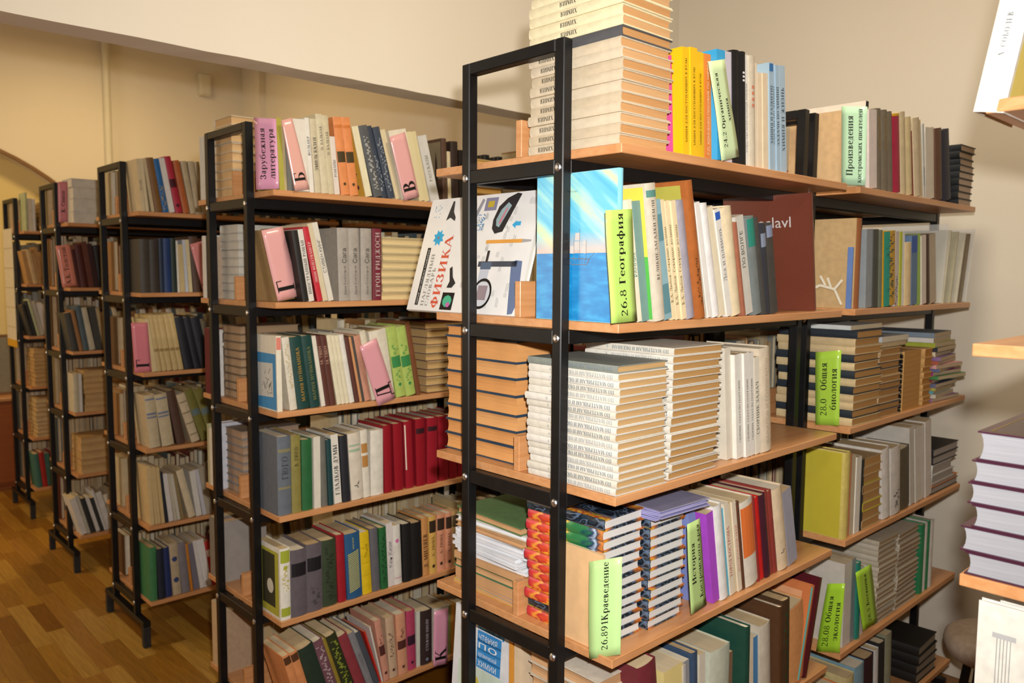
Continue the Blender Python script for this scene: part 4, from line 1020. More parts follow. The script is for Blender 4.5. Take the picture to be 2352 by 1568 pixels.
# ------------------------------------------------------------------ divider cards
def bil(q, u, v):
    tl, tr, br, bl = [Vector(p) for p in q]
    return (bl * (1 - u) + br * u) * (1 - v) + (tl * (1 - u) + tr * u) * v
def make_card(key, q, hx, text, lab, a, b, big, n):
    tl, tr, br, bl = [Vector(p) for p in q]
    nrm = (br - bl).cross(tl - bl).normalized()
    if nrm.dot(CP - bl) < 0: nrm = -nrm
    rg = random.Random(n)
    ph, am = rg.random() * 6, rg.uniform(.0006, .0016)
    def P(u, v, off=0): return bil(q, u, v) + nrm * (off + am * math.sin(ph + 5 * v + 2 * u) * (1 - v * .3))
    m = MB(); nu, nv = 4, 10
    for side in (0, -.0009):
        m.v += [tuple(P(i / nu, j / nv, side)) for j in range(nv + 1) for i in range(nu + 1)]
    N = (nu + 1) * (nv + 1); I = lambda i, j, s=0: s * N + j * (nu + 1) + i
    for j in range(nv):
        for i in range(nu):
            m.f.append((I(i, j), I(i + 1, j), I(i + 1, j + 1), I(i, j + 1))); m.f.append((I(i, j, 1), I(i, j + 1, 1), I(i + 1, j + 1, 1), I(i + 1, j, 1)))
    for j in range(nv):
        m.f.append((I(0, j), I(0, j + 1), I(0, j + 1, 1), I(0, j, 1))); m.f.append((I(nu, j), I(nu, j, 1), I(nu, j + 1, 1), I(nu, j + 1)))
    for i in range(nu):
        m.f.append((I(i, 0), I(i, 0, 1), I(i + 1, 0, 1), I(i + 1, 0))); m.f.append((I(i, nv), I(i + 1, nv), I(i + 1, nv, 1), I(i, nv, 1)))
    o = put('divider_card', m.mesh('divider_card'), M['card'], None, hx, smooth=True)
    tag(o, lab + ', on %s of %s' % (SHELF[int(key[1]) - 1], {'D': 'fourth-row rack'}.get(key[0]) or RACKNAME[key[0]]), 'card', 'lettered divider cards')
    W_, H_ = (br - bl).length, (tl - bl).length
    lines = text.split('/')
    for i, s in enumerate(lines):
        v, f, w, h = serif_faces(s)
        nl = len(lines)
        cu = .5 if nl == 1 else (.33 + .4 * i)
        hh = .78 * W_ if big else (.42 * W_ if nl == 1 else .27 * W_)
        av = (b - a) * H_ * (1 if i == 0 or len(lines[0]) < len(s) else len(s) / len(lines[0]) * 1.05)
        sc = min(hh, av / w)
        if big: sc = hh
        L = w * sc; vc = (a + b) / 2 * H_
        vv = [tuple(P(cu + (sc * .5 - py * sc) / W_, (vc - L / 2 + px * sc) / H_, .0005)) for px, py in v]
        put('lettering', MB().add(vv, f).mesh('lettering'), M['print'], o, '17140f')
    return o
for n, c in enumerate(CARDS): make_card(*c, n)

# ------------------------------------------------------------------ stacks of lying books
def stack(n, org, t, d, h, dirs, typ, colf, page, decof, labf, cat='book', name=None, jit=.003, rot=1.0, seed0=0, group=None, mat=None):
    """n lying books from the bottom up. dirs: where the fore-edge (y) and the head (z) point; thickness is up"""
    z = org[2] + .0005; rg = random.Random(seed0); outl = []
    for i in range(n):
        ti = t[i] if isinstance(t, (list, tuple)) else t
        a = R(rg.uniform(-rot, rot)); ay, az = Vector(dirs[0]), Vector(dirs[1])
        up = ay.cross(az)
        base = Vector((org[0] + rg.uniform(-jit, jit), org[1] + rg.uniform(-jit, jit), z))
        if up.z < 0: base.z += ti
        mw = Matrix.Translation(base) @ Matrix.Rotation(a, 4, 'Z') @ axes_mw((0, 0, 0), up, ay, az)
        o = make_book(ti - .0003, d, h, typ, colf(i), page(i) if callable(page) else page, decof(i), mw, name, mat(i) if mat else None, seed=seed0 + i)
        tag(o, labf(i), cat, group); outl.append(o); z += ti
    return outl
X_, Y_, Z_ = Vector((1, 0, 0)), Vector((0, 1, 0)), Vector((0, 0, 1))
# chemistry textbooks, spines toward the rack's end, lettering upside down
stack(16, (.033, -.106, ZS[0]), .0184, .145, .226, (X_, Y_), 'h', lambda i: '5a5a5c' if i == 10 else ('f3e6bd' if i > 10 else ['dccbae', 'd6c4a6', 'e0d0b4'][i % 3]),
      lambda i: ['e0ab72', 'd9a268', 'e4b47e'][i % 3], lambda i: '' if i == 10 else ('U:ХИМИЯ:.46:.64:3a3630' if i > 10 else 'U:ХИМИЯ:.70:.88:4a4436'),
      lambda i: ('dark grey hardback' if i == 10 else 'cream chemistry textbook' if i > 10 else 'worn beige chemistry textbook') + ', %s from bottom of tall stack, top shelf of nearest rack' % nth(i + 1),
      name='textbook', seed0=11, group='chemistry textbooks stacked on the top shelf')
GEO = lambda i: 'U:ПО МАТЕРИКАМ И ОКЕАНАМ:.05:.68:%s|U:+:.72:.75:8a9aa0' % ('7a878e' if i % 3 else 'a4adb0')
stack(17, (.031, -.113, ZS[2]), .0139, .150, .228, (X_, Y_), 'h', lambda i: '8e948c' if i == 16 else ['e9e3d6', 'e4ddcd', 'ece7dc'][i % 3], 'cfa873', GEO,
      lambda i: 'off-white geography textbook, %s from bottom of front stack, third shelf of nearest rack' % nth(i + 1), name='textbook', seed0=31, jit=.004, group='geography textbooks in two stacks')
stack(17, (.196, -.112, ZS[2]), .0152, .17, .226, (X_, Y_), 'h', lambda i: ['e9e3d6', 'e4ddcd', 'ece7dc'][i % 3], 'c79a60', GEO,
      lambda i: 'off-white geography textbook, %s from bottom of rear stack, third shelf of nearest rack' % nth(i + 1), name='textbook', seed0=52, jit=.004, group='geography textbooks in two stacks')
# thick blue-covered books, page edges toward the rack's end
zb = [1.1157, 1.152, 1.184, 1.218, 1.259, 1.295, 1.329, 1.374, 1.398]
stack(8, (.228, .414, ZS[2]), [b - a for a, b in zip(zb, zb[1:])], .17, .236, (-X_, -Y_), 'h', lambda i: '34485c', lambda i: ['e9a968', 'e4a262', 'eaae70'][i % 3], lambda i: '',
      lambda i: 'thick blue book with tan page edges, %s from bottom, third shelf of nearest rack' % nth(i + 1), seed0=73, jit=.002, rot=1.5, group='blue books lying in a stack')
# marbled books in two stacks
stack(12, (.044, -.072, ZS[3]), .0206, .122, .2, (X_, Y_), 'h', lambda i: 'ffffff', 'eeebe6', lambda i: '',
      lambda i: ('dark swirled' if i in (1, 11) else 'fire-red and green marbled') + ' hardback, %s from bottom of front stack, fourth shelf of nearest rack' % nth(i + 1),
      seed0=91, jit=.004, rot=2.0, group='marbled hardbacks in two stacks', mat=lambda i: M['night'] if i in (1, 11) else M['fire'])
stack(11, (.172, -.085, ZS[3]), .0206, .118, .2, (X_, Y_), 'h', lambda i: 'ffffff', 'eeebe6', lambda i: '',
      lambda i: 'dark marbled hardback, %s from bottom of rear stack, fourth shelf of nearest rack' % nth(i + 1),
      seed0=103, jit=.003, rot=1.0, group='marbled hardbacks in two stacks', mat=lambda i: M['night'])
stack(9, (.165, -.11, ZS[3] + .2275), .0022, .155, .17, (X_, Y_), 'p', lambda i: 'a9a6d8' if i < 8 else '8d8aa4', 'e8e6f0', lambda i: '',
      lambda i: 'thin lilac notebook, %s from bottom of small pile on marbled books' % nth(i + 1), cat='notebook', name='notebook', seed0=120, jit=.006, rot=4, group='lilac notebooks')
# the mixed pile at the back of the fourth shelf
z = ZS[3]; pile = [('yellow and blue magazine', .008, 'e8c83a', 'p'), ('blue patterned magazine', .008, '5a90c8', 'p'), ('tan paperback', .022, 'd8a878', 'p'), ('tan book with green cover', .02, '4a7a5a', 'h'), ('tan paperback', .016, 'd0a070', 'p')] + \
    [('white booklet', .0066, 'eef0f4', 'p')] * 9 + [('tan hardback', .012, 'd8a878', 'h'), ('white-edged hardback', .012, 'e6e0d0', 'h'), ('dark green flower-covered hardback', .016, '6a8a58', 'h')]
for i, (ph, t, hx, typ) in enumerate(pile):
    o = stack(1, (.225 if i < 16 else .235, .372 - .004 * (i % 3), z), t, .175, .22, (-X_, -Y_), typ, lambda k: hx, 'eef0f6' if 'white' in ph else 'd8a878', lambda k: '',
          lambda k: ph + ', %s from bottom of mixed pile, fourth shelf of nearest rack' % nth(i + 1), cat='booklet' if 'booklet' in ph or 'magazine' in ph else 'book', name='booklet' if 'booklet' in ph or 'magazine' in ph else None, seed0=130 + i, rot=3, group='mixed pile on the fourth shelf')[0]
    z += t
top = o
m = MB(); m.add([(.0161, .02, .02), (.0161, .15, .02), (.0161, .15, .2), (.0161, .02, .2)], [(0, 1, 2, 3)])
def plate(o, nm, hx, pts, x=-.0005):
    """flat print on the front cover (x = 0 side) of a standing book: pts are (y, z)"""
    return put(nm, MB().add([(x, y, z) for y, z in pts], [tuple(reversed(range(len(pts))))]).mesh(nm), M['print'], o, hx)
def plate_text(o, s, hx, y0, z0, size, up=False, x=-.0008, serif=True, width=None):
    """lettering on the front cover; the cover's reader sees +y to the left"""
    v, f, w, h = (serif_faces if serif else text_faces)(s)
    if not serif: v = [(a / h, b / h) for a, b in v]; w = w / h
    sx = width / w if width else size
    if up: vv = [(x, y0 - (-py * size), z0 + px * sx) for px, py in v]
    else: vv = [(x, y0 - px * sx, z0 + py * size) for px, py in v]
    return put('lettering', MB().add(vv, f).mesh('lettering'), M['print'], o, hx)
ov = lambda cy, cz, ry, rz, n=24: [(cy + ry * math.cos(2 * math.pi * i / n), cz + rz * math.sin(2 * math.pi * i / n)) for i in range(n)]

# plain peach folder in front of the marbled stack
o = make_book(.007, .137, .186, 'p', 'f0c490', 'f0d8b0', '', stand_mw(.031, -.084, ZS[3], 0, .007), None, seed=3)
tag(o, 'plain peach-coloured thin book standing against the marbled stack', 'book')

# sea picture book on the second shelf
o = make_book(.013, .2, .272, 'h', '8fd8ea', 'f0ece0', '', stand_mw(.026, -.109, ZS[1], 0, .013), None, seed=4, gloss=True)
tag(o, 'large blue book with a sailing ship at sea on its cover', 'book')
put('cover_picture', MB().add([(-.0005, .001, .001), (-.0005, .199, .001), (-.0005, .199, .271), (-.0005, .001, .271)], [(0, 3, 2, 1)]).mesh('cover_picture'), M['sea'], o)
m = MB(); rg = random.Random(2)
def line2(m, a, b, w, x=-.0010):
    d = Vector((b[0] - a[0], b[1] - a[1])); nn = Vector((-d.y, d.x)).normalized() * w / 2
    m.add([(x, a[0] + nn.x, a[1] + nn.y), (x, b[0] + nn.x, b[1] + nn.y), (x, b[0] - nn.x, b[1] - nn.y), (x, a[0] - nn.x, a[1] - nn.y)], [(0, 1, 2, 3)])
sy, sz = .088, .112
for (y, h) in ((.014, .045), (0, .058), (-.016, .036)):
    line2(m, (sy + y, sz), (sy + y, sz + h), .0008)
line2(m, (sy + .03, sz + .004), (sy - .024, sz + .002), .0012); line2(m, (sy - .024, sz + .002), (sy - .036, sz + .014), .0008)
for i in range(7): line2(m, (sy + .026 - i * .008, sz + .002), (sy + .018 - i * .006, sz - .006), .0006)
line2(m, (sy + .028, sz), (sy + .02, sz - .008), .0012); line2(m, (sy + .02, sz - .008), (sy - .018, sz - .008), .0012); line2(m, (sy - .018, sz - .008), (sy - .024, sz + .002), .0012)
put('ship_outline', m.mesh('ship_outline'), M['print'], o, '8a7a78')
for (y, z0, w, h) in ((.006, .018, .016, .016), (.006, .036, .012, .014), (-.010, .012, .012, .014), (-.012, .027, .009, .008), (.02, .012, .012, .014)):
    plate(o, 'ship_sail', 'd8d2cc', [(sy + y - w / 2, sz + z0), (sy + y + w / 2, sz + z0 + .001), (sy + y + w * .42, sz + z0 + h), (sy + y - w * .46, sz + z0 + h)], -.0008)
plate_text(o, 'ЮНЫМ ЛЮБИТЕЛЯМ', '6a8a90', .14, .236, .0032, serif=False); plate_text(o, 'ДЕТСКОЙ ЛИТЕРАТУРЫ', '6a8a90', .148, .229, .0032, serif=False)

# white picture dictionary lying on its spine, leaning back on the second shelf
hy, hz = .372, .27
mw = Matrix.Translation((.031, .527, ZS[1] + .0015)) @ Matrix.Rotation(R(17.0), 4, 'Y') @ axes_mw((0, 0, 0), (1, 0, 0), (0, 0, 1), (0, -1, 0))
pb = make_book(.016, hz, hy, 'h', 'f0efec', 'e8e4da', '', mw, None, seed=6, gloss=True)
tag(pb, 'large white physics picture dictionary leaning on its side, second shelf of nearest rack', 'book')
PO = .018
def ptext(s, hx, b0, z0, size, length, serif=True, x=-.0009):
    v, f, w, h = (serif_faces if serif else text_faces)(s)
    k = 1.0 if serif else 1.0 / h
    vv = [(x, b0 + px * length / w, z0 + PO - py * k * size) for px, py in v]
    return put('lettering', MB().add(vv, f).mesh('lettering'), M['print'], pb, hx)
pp = lambda nm, hx, pts, x=-.0005: plate(pb, nm, hx, [(a, b + PO) for a, b in pts], x)
rect = lambda b0, z0, b1, z1: [(b0, z0), (b1, z0), (b1, z1), (b0, z1)]
pp('title_strip', '1a1815', rect(.012, .009, .150, .021))
ptext('СЕРИЯ НАГЛЯДНЫХ СЛОВАРЕЙ', 'f0ece4', .015, .0195, .007, .13, False)
ptext('НАГЛЯДНЫЙ', 'a09c90', .010, .042, .011, .125); ptext('СЛОВАРЬ', 'a09c90', .010, .058, .011, .092); ptext('ФИЗИКА', 'e2603f', .006, .094, .026, .172)
def star(cb, cz, r, n=8):
    return [(cb + r * (1 if i % 2 else .62) * math.cos(math.pi * i / n), cz + r * (1 if i % 2 else .62) * math.sin(math.pi * i / n)) for i in range(2 * n)]
pp('star_picture', '3fb4e4', star(.174, .040, .021)); pp('star_core', 'b86a4a', ov(.174, .040, .003, .003, 10), -.0008)
rg = random.Random(5)
m = MB()
for i in range(14):
    cb, cz = .225 + rg.random() * .03, .018 + rg.random() * .026
    m.add([(-.0006, a, b) for a, b in ov(cb, cz, .0014, .0014, 8)], [tuple(range(8))])
put('lattice_picture', m.mesh('lattice_picture'), M['print'], pb, '4a9cc8')
pp('mineral_ground', '14120f', rect(.004, .104, .044, .146)); pp('mineral_picture', '4fb890', ov(.024, .125, .014, .016, 9), -.0007); pp('mineral_spot', 'c86ab0', ov(.016, .130, .006, .007, 8), -.0009)
pp('instrument_picture', '2c2a2a', [(.055, .112), (.07, .118), (.1, .108), (.105, .116), (.08, .126), (.066, .14), (.055, .13)])
pp('instrument_picture', '3a3836', [(.215, .052), (.262, .064), (.262, .07), (.236, .074), (.222, .085), (.213, .085), (.222, .066)])
pp('scale_picture', '9a9aa0', [(.205, .142), (.262, .168), (.258, .176), (.205, .156)]); pp('scale_dial', 'c8343a', ov(.245, .143, .011, .009, 14), -.0008)
pp('cube_ground', '8a88a0', rect(.232, .180, .262, .22)); pp('cube_picture', 'c8b03a', rect(.240, .190, .254, .210), -.0008)
m = MB()
for i in range(70):
    cb, cz = .188 + rg.random() * .036, .166 + rg.random() * .042
    m.add([(-.0006, a, b) for a, b in ov(cb, cz, .0016, .0016, 6)], [tuple(range(6))])
put('molecule_picture', m.mesh('molecule_picture'), M['print'], pb, '3f8ac0')
PO = .024
pp('iron_picture', '2c2a2c', [(.178, .226), (.182, .250), (.265, .286), (.268, .272), (.258, .244), (.24, .222), (.21, .212), (.19, .214)])
pp('iron_window', '9ab4b8', [(.192, .236), (.24, .262), (.248, .25), (.232, .232), (.21, .222), (.196, .226)], -.0008)
pp('iron_shine', 'd87a8a', [(.2, .238), (.235, .252), (.236, .248), (.2, .232)], -.0010)
pp('pencil_picture', 'e8a44a', rect(.156, .205, .164, .318)); pp('pencil_tip', 'a8a8a8', [(.156, .318), (.164, .318), (.162, .345), (.158, .345)])
pp('arrow_picture', '3fb0e4', [(.196, .276), (.206, .288), (.203, .288), (.203, .302), (.194, .302), (.194, .288), (.188, .288)])
pp('clamp_arm', '4a4e58', rect(.104, .196, .116, .318)); pp('clamp_column', '6a7a9c', [(.002, .322), (.112, .300), (.118, .312), (.116, .332), (.03, .345), (.004, .336)])
pp('syringe_picture', 'c8ccd8', rect(.07, .206, .11, .236)); pp('syringe_cap', '5a6a80', rect(.098, .206, .114, .24), -.0008); pp('syringe_plunger', '3a3230', rect(.114, .218, .14, .226), -.0009)
PO = .018
pp('lens_glass', 'd4d6dc', ov(.044, .235, .028, .026)); 
m = MB(); oo, ii = ov(.044, .253, .034, .031, 28), ov(.044, .253, .028, .0255, 28)
m.add([(-.0009, a, b) for a, b in oo + ii], [(i, (i + 1) % 28, 28 + (i + 1) % 28, 28 + i) for i in range(28)])
put('lens_ring', m.mesh('lens_ring'), M['print'], pb, '161412'); pp('lens_sample', '9a8a90', rect(.03, .22, .062, .25), -.0007)
m = MB()
for i in range(34):
    b0, z0 = rg.uniform(.01, .25), rg.uniform(.17, .355); L = rg.uniform(.008, .022)
    for j in range(3): m.add([(-.0004, a, b) for a, b in rect(b0, z0 + j * .0032, b0 + L * rg.uniform(.7, 1), z0 + j * .0032 + .0008)], [(0, 1, 2, 3)])
put('caption_lines', m.mesh('caption_lines'), M['print'], pb, '8a8884')

# covers that show on some books: flat print on the x = 0 board
def book_by(text):
    for o in bpy.data.objects:
        if o.parent is None and text in str(o.get('label', '')): return o
o = book_by('white-spined picture book')
plate(o, 'cover_panel', '4a94c8', [(.004, .004), (.14, .004), (.14, .165), (.004, .165)]); plate(o, 'cover_drawing', 'd8d6cc', [(.022, .04), (.115, .036), (.115, .135), (.022, .138)], -.0008)
m = MB(); rg = random.Random(9)
for i in range(16):
    a = (rg.uniform(.03, .1), rg.uniform(.05, .12)); line2(m, a, (a[0] + rg.uniform(-.02, .02), a[1] + rg.uniform(-.02, .02)), .0016, -.0011)
put('cover_drawing_lines', m.mesh('cover_drawing_lines'), M['print'], o, '2c2a28')
o = book_by('ВЕЛИКИЕ ЗАГАДКИ'); plate(o, 'cover_panel', 'e4d450', [(.004, .12), (.196, .12), (.196, .245), (.004, .245)]); plate(o, 'cover_panel', '58b44c', [(.004, .004), (.196, .004), (.196, .12), (.004, .12)])
o = book_by('olive cover'); plate(o, 'cover_panel', 'b4ae4c', [(.012, .004), (.215, .004), (.215, .262), (.012, .262)])
o = book_by('cream-spined book with yellow'); plate(o, 'cover_panel', 'e8bc48', [(.002, .002), (.138, .002), (.138, .205), (.002, .205)])
m = MB()
for i in range(8): m.add([(-.0009, a, b) for a, b in star(.03 + .01 * (i % 2), .03 + i * .02, .009, 5)], [tuple(range(10))])
put('cover_ornament', m.mesh('cover_ornament'), M['print'], o, '6a3a4a')
o = book_by('red hardback with darker'); plate(o, 'cover_panel', '7e141c', [(.002, .002), (.142, .002), (.142, .212), (.002, .212)])
o = book_by('mustard cover'); plate(o, 'cover_panel', 'c8b838', [(.008, .002), (.155, .002), (.155, .232), (.008, .232)])
o = book_by('white hardback with lime'); plate(o, 'cover_panel', 'b8b440', [(.008, .008), (.14, .008), (.14, .2), (.008, .2)]); plate(o, 'cover_panel_dark', '3a3a26', [(.03, .03), (.11, .03), (.11, .19), (.03, .19)], -.0008); plate(o, 'cover_disc', 'd8d4c4', ov(.06, .09, .02, .022), -.0010)

# large brown album behind the second row, lettered in white
o = make_book(.016, .235, .285, 'h', '7a4030', 'd8c8b0', '', stand_mw(.80, -.092, ZS[1], R(-8.5), .016), None, seed=8, gloss=True)
tag(o, 'large brown album with white lettering behind the thin books, second shelf of nearest rack', 'book')
plate_text(o, 'Yaroslavl', 'd8d0cc', .20, .205, .026, serif=False, width=.15)

def lying(n, org, ts, d, h, dirs, cols, page, lab, seed0, typ='h', name=None, cat='book', jit=.003, rot=1.5, group=None, mat=None):
    return stack(n, org, ts, d, h, dirs, typ, lambda i: cols[i % len(cols)], page, lambda i: '', lambda i: lab % nth(i + 1), cat, name, jit, rot, seed0, group, mat)
# second rack: piles between the standing books
lying(8, (.348, 1.235, ZS[1]), .0245, .14, .20, (-Y_, X_), ['e8d6a8', 'e4cf9c', 'dcc694'], 'ecd39c', 'cream book with page edges out, %s from bottom, pile on second shelf of second rack', 200, group='cream books piled on the second shelf')
lying(9, (.52, 1.24, ZS[2]), .0265, .145, .21, (-Y_, X_), ['5a2a2c', 'd8c49a', '6a3028', 'cdb58a'], 'd0ab72', 'old tan book, %s from bottom of the pile on third shelf of second rack', 215, group='tan books piled on the third shelf')
lying(7, (.70, 1.235, ZS[0]), .023, .14, .16, (-Y_, X_), ['d8b878', 'cfae70'], 'e6b868', 'book with golden page edges, %s from bottom of pile, top shelf of second rack', 230, group='golden-edged books piled on the top shelf')
bk = [(.585, 'photo-covered dark hardback', '5a4030', .02, .21), (.607, 'cream-spined dark hardback', 'd8c8a0', .014, .17), (.623, 'dark brown glossy hardback', '3a2a24', .03, .205), (.656, 'black hardback', '24201e', .03, .18), (.872 - .005, 'dark green hardback', '2f3a1c', .0, 0)]
for i, (x, ph, hx, t, h) in enumerate(bk[:4]):
    o = make_book(t, .14, h, 'h', hx, None, '', stand_mw(x, 1.09, ZS[0], R(-2), t), seed=240 + i)
    tag(o, ph + ' near the far end, top shelf of second rack', 'book')
    if i == 0:
        plate(o, 'cover_panel', '8a7a60', [(.004, .08), (.136, .08), (.136, .2), (.004, .2)])
        for (y, z, w, hh, c) in ((.03, .1, .018, .07, '3a2a20'), (.06, .09, .016, .08, '40302a'), (.095, .09, .03, .05, '6a4020')):
            plate(o, 'cover_tower', c, [(y - w / 2, z - .05), (y + w / 2, z - .05), (y + w * .3, z + hh * .5), (y, z + hh), (y - w * .3, z + hh * .5)], -.0008)
# back half of the second rack: books turned to the rack's end, and lying piles behind the front row
YD = 1.1937 + .2869 / 2
BACK = [[(.05, .2, 'dcdad2', 'pale grey'), (.045, .19, 'f0c890', 'peach')],
        [(.03, .2, 'e6e2da', 'white'), (.022, .2, '3a3a3c', 'black'), (.03, .2, 'e8e6e0', 'white'), (.02, .195, 'b8a088', 'tan')],
        [(.05, .215, '6a1820', 'dark red'), (.05, .21, 'dcd8d2', 'white')],
        [(.012, .2, 'b8b488', 'olive'), (.028, .19, 'e0d4bc', 'cream'), (.028, .2, 'd8b088', 'tan'), (.036, .215, 'd4d4dc', 'white')],
        [(.04, .2, '8a8074', 'grey'), (.045, .19, 'd8a074', 'peach'), (.02, .2, 'a8a098', 'pale grey')],
        [(.055, .22, 'd8b890', 'tan'), (.05, .21, 'c8a888', 'brown')]]
for si, lst in enumerate(BACK):
    y = 1.585
    for i, (t, h, hx, w) in enumerate(lst):
        o = make_book(t, .15, h, 'h' if i % 2 else 'p', hx, 'e2d0b0', '', axes_mw((-.018, y, ZS[si]), -Y_, X_, Z_), seed=300 + si * 5 + i)
        tag(o, '%s book facing end frame, %s from left, %s of second rack' % (w, nth(i + 1), SHELF[si]), 'book', 'books turned to the end of the second rack')
        y -= t + .001
for si, n, cols, ph, pg in ((0, 9, ['d8c8b0', 'e6c8a0', 'e0d0b0'], 'cream', 'e6bd86'), (1, 9, ['d0ccc0', 'b8b4ac'], 'grey-white', 'd8d2c4'), (2, 9, ['8a7058', '6a5a4a'], 'brown', 'b89a78'), (3, 8, ['9a8a78', '8a94a0'], 'tan', 'b89a80')):
    tb = .0268 if si == 0 else .0255; xb = (-.012, .0, .0, .0)[si]
    for k in range(n - 3): mass_book(tb - .0004, .125, .2, 'h', cols[k % len(cols)], axes_mw((xb, YD + .145, ZS[si] + k * tb), Z_, -Y_, X_), pg)
    stack(3, (xb, YD + .145, ZS[si] + (n - 3) * tb), tb, .125, .2, (-Y_, X_), 'h', lambda i: cols[i % len(cols)], pg, lambda i: '', lambda i: '%s lying book, %s of pile behind front row, %s of second rack' % (ph, ['3rd from top', '2nd from top', 'top'][i], SHELF[si]), seed0=340 + si * 12, group='books lying on the back half of the second rack', jit=.002, rot=.8)

# lowest visible shelf of the nearest rack: end items
o = make_book(.014, .18, .262, 'p', 'e6e8ec', 'e8e0d0', '', stand_mw(.034, .188, ZS[4], R(4), .014), seed=400)
tag(o, 'white reader with blue title blocks facing the end, fifth shelf of nearest rack', 'book')
for i, (s, z0) in enumerate((('книга', .232), ('чтения', .205), ('по', .186), ('органической', .166), ('химии', .146))):
    plate(o, 'title_block', '3a90d4', [(.022, z0 - .004), (.1, z0 - .004), (.1, z0 + .02), (.022, z0 + .02)], -.0004); plate_text(o, s, 'e8eef4', .095, z0, .013, serif=False, width=.06)
plate_text(o, '1', '3a90d4', .02, .225, .022, serif=False, width=.006)
plate(o, 'cover_panel', 'cfe0d0', [(.01, .02), (.16, .02), (.16, .14), (.01, .14)])
for (y, z, c) in ((.04, .09, 'b8cc5a'), (.06, .06, '6ab8c8'), (.1, .1, 'd8c24a'), (.03, .04, '8ac0a0')): plate(o, 'cover_leaf', c, ov(y, z, .014, .02, 12), -.0008)
for i, (t, h, hx, ph) in enumerate(((.012, .25, 'e8a040', 'orange paperback'), (.02, .24, 'ead2b0', 'cream paperback'))):
    o = make_book(t, .15, h, 'p', hx, None, '', axes_mw((.045, .182 - i * .016, ZS[4]), -Y_, X_, Z_), seed=404 + i)
    tag(o, ph + ' squeezed beside the white reader, fifth shelf of nearest rack', 'book')
lying(9, (.19, .128, ZS[4]), .0265, .14, .19, (-X_, -Y_), ['e8dcc8', 'd8c8b0'], 'd8aa7c', 'worn tan book, %s from bottom of end pile, fifth shelf of nearest rack', 410, group='tan books piled on the fifth shelf')
for i, (x, t, h, hx, ph, a) in enumerate(((.755, .022, .24, 'd8804c', 'orange art album with teal edge', 14), (.782, .028, .25, '5a1c24', 'dark maroon album', 15))):
    o = make_book(t, .22, h, 'h', hx, None, 'B:6ac0b8:.02:.98:.25' if i == 0 else '', stand_mw(x, -.108, ZS[4], R(a), t), seed=425 + i, gloss=True)
    tag(o, ph + ' leaning at far end, fifth shelf of nearest rack', 'book')
    if i == 0: plate(o, 'cover_panel', 'e8a878', [(.02, .03), (.2, .03), (.2, .22), (.02, .22)]); 

# ---- end-wall rack: covers, stacks and folders
def one(name, lab, cat, t, d, h, typ, hx, mw, page=None, gloss=False, seed=0, deco=''):
    o = make_book(t, d, h, typ, hx, page, deco, mw, None if name == 'book' else name, None, seed, gloss); tag(o, lab, cat); return o
one('book', 'large beige book with plain cover facing the aisle end, top shelf of end-wall rack', 'book', .03, .19, .2, 'h', 'dcb888', stand_mw(1.0, -.097, ZS[0], 0, .03), seed=430)
one('book', 'white and black book behind the plain beige cover, top shelf of end-wall rack', 'book', .018, .19, .222, 'p', 'e8dccc', stand_mw(1.033, -.097, ZS[0], 0, .018), seed=431, deco='B:2a2826:.93:1')
lying(9, (1.742, -.1, ZS[0]), .0213, .132, .2, (X_, Y_), ['23262a', '1f2326'], 'e0c8b0', 'black hardback, %s from bottom of stack, top shelf of end-wall rack', 435, rot=1.2, group='black hardbacks stacked on the top shelf')
o = one('book', 'large sand-coloured album with white antler print, second shelf of end-wall rack', 'book', .034, .21, .235, 'h', 'c8a878', stand_mw(1.005, -.098, ZS[1], 0, .034), seed=446, deco='B:a86a40:0:1')
m = MB()
for a, b in (((.03, .01), (.05, .05)), ((.05, .05), (.09, .06)), ((.06, .055), (.07, .08)), ((.05, .05), (.03, .075)), ((.09, .06), (.11, .05)), ((.075, .06), (.09, .085))): line2(m, a, b, .006, -.0010 - .00015 * len(m.f))
put('cover_print', m.mesh('cover_print'), M['print'], o, 'e8e0cc')
one('booklet', 'thin blue folder against the sand-coloured album, second shelf of end-wall rack', 'booklet',   .004, .014, .16, 'p', '6a86c0', stand_mw(.9985, -.096, ZS[1], 0, .004), seed=447)
pf = empty('portfolio', (1.64, -.095, ZS[1])); tag(pf, 'clear plastic portfolio of loose sheets leaning at the right, second shelf of end-wall rack', 'portfolio')
for i, (x, hx, a) in enumerate(((.03, 'd8d0b4', 9), (.09, 'c8c0a0', 11), (.15, 'e0d8c0', 13), (.19, '8a7a60', 14))):
    put('sheet', MB().box((0, 0, 0), (.006, .19, .235)).mesh('sheet'), M['matte'], pf, hx, loc=(x, 0, 0), rot=(0, R(a), 0))
put('clear_cover', MB().box((0, -.004, 0), (.0008, .2, .25)).mesh('clear_cover'), M['clear'], pf, loc=(.0, 0, .002), rot=(0, R(7), 0)); put('clear_cover', MB().box((0, -.004, 0), (.0008, .2, .25)).mesh('clear_cover'), M['clear'], pf, loc=(.225, 0, .002), rot=(0, R(14), 0))
lying(12, (1.012, -.108, ZS[2]), .0212, .165, .22, (X_, Y_), ['e0c898', '2c343c', 'dcc294', 'd8be90', '2c343c', 'e0c898', '30383e'], 'c8985c', 'cream or black spined book, %s from bottom of left stack, third shelf of end-wall rack', 450, group='two-tone books stacked beside the 28.0 card', rot=2)
lying(10, (1.188, -.1, ZS[2]), .0195, .155, .2, (X_, Y_), ['d0b080', '3a4454', 'd8bc90'], 'c09058', 'tan book, %s from bottom of second stack, third shelf of end-wall rack', 465, group='tan books in the second stack', rot=1.5)
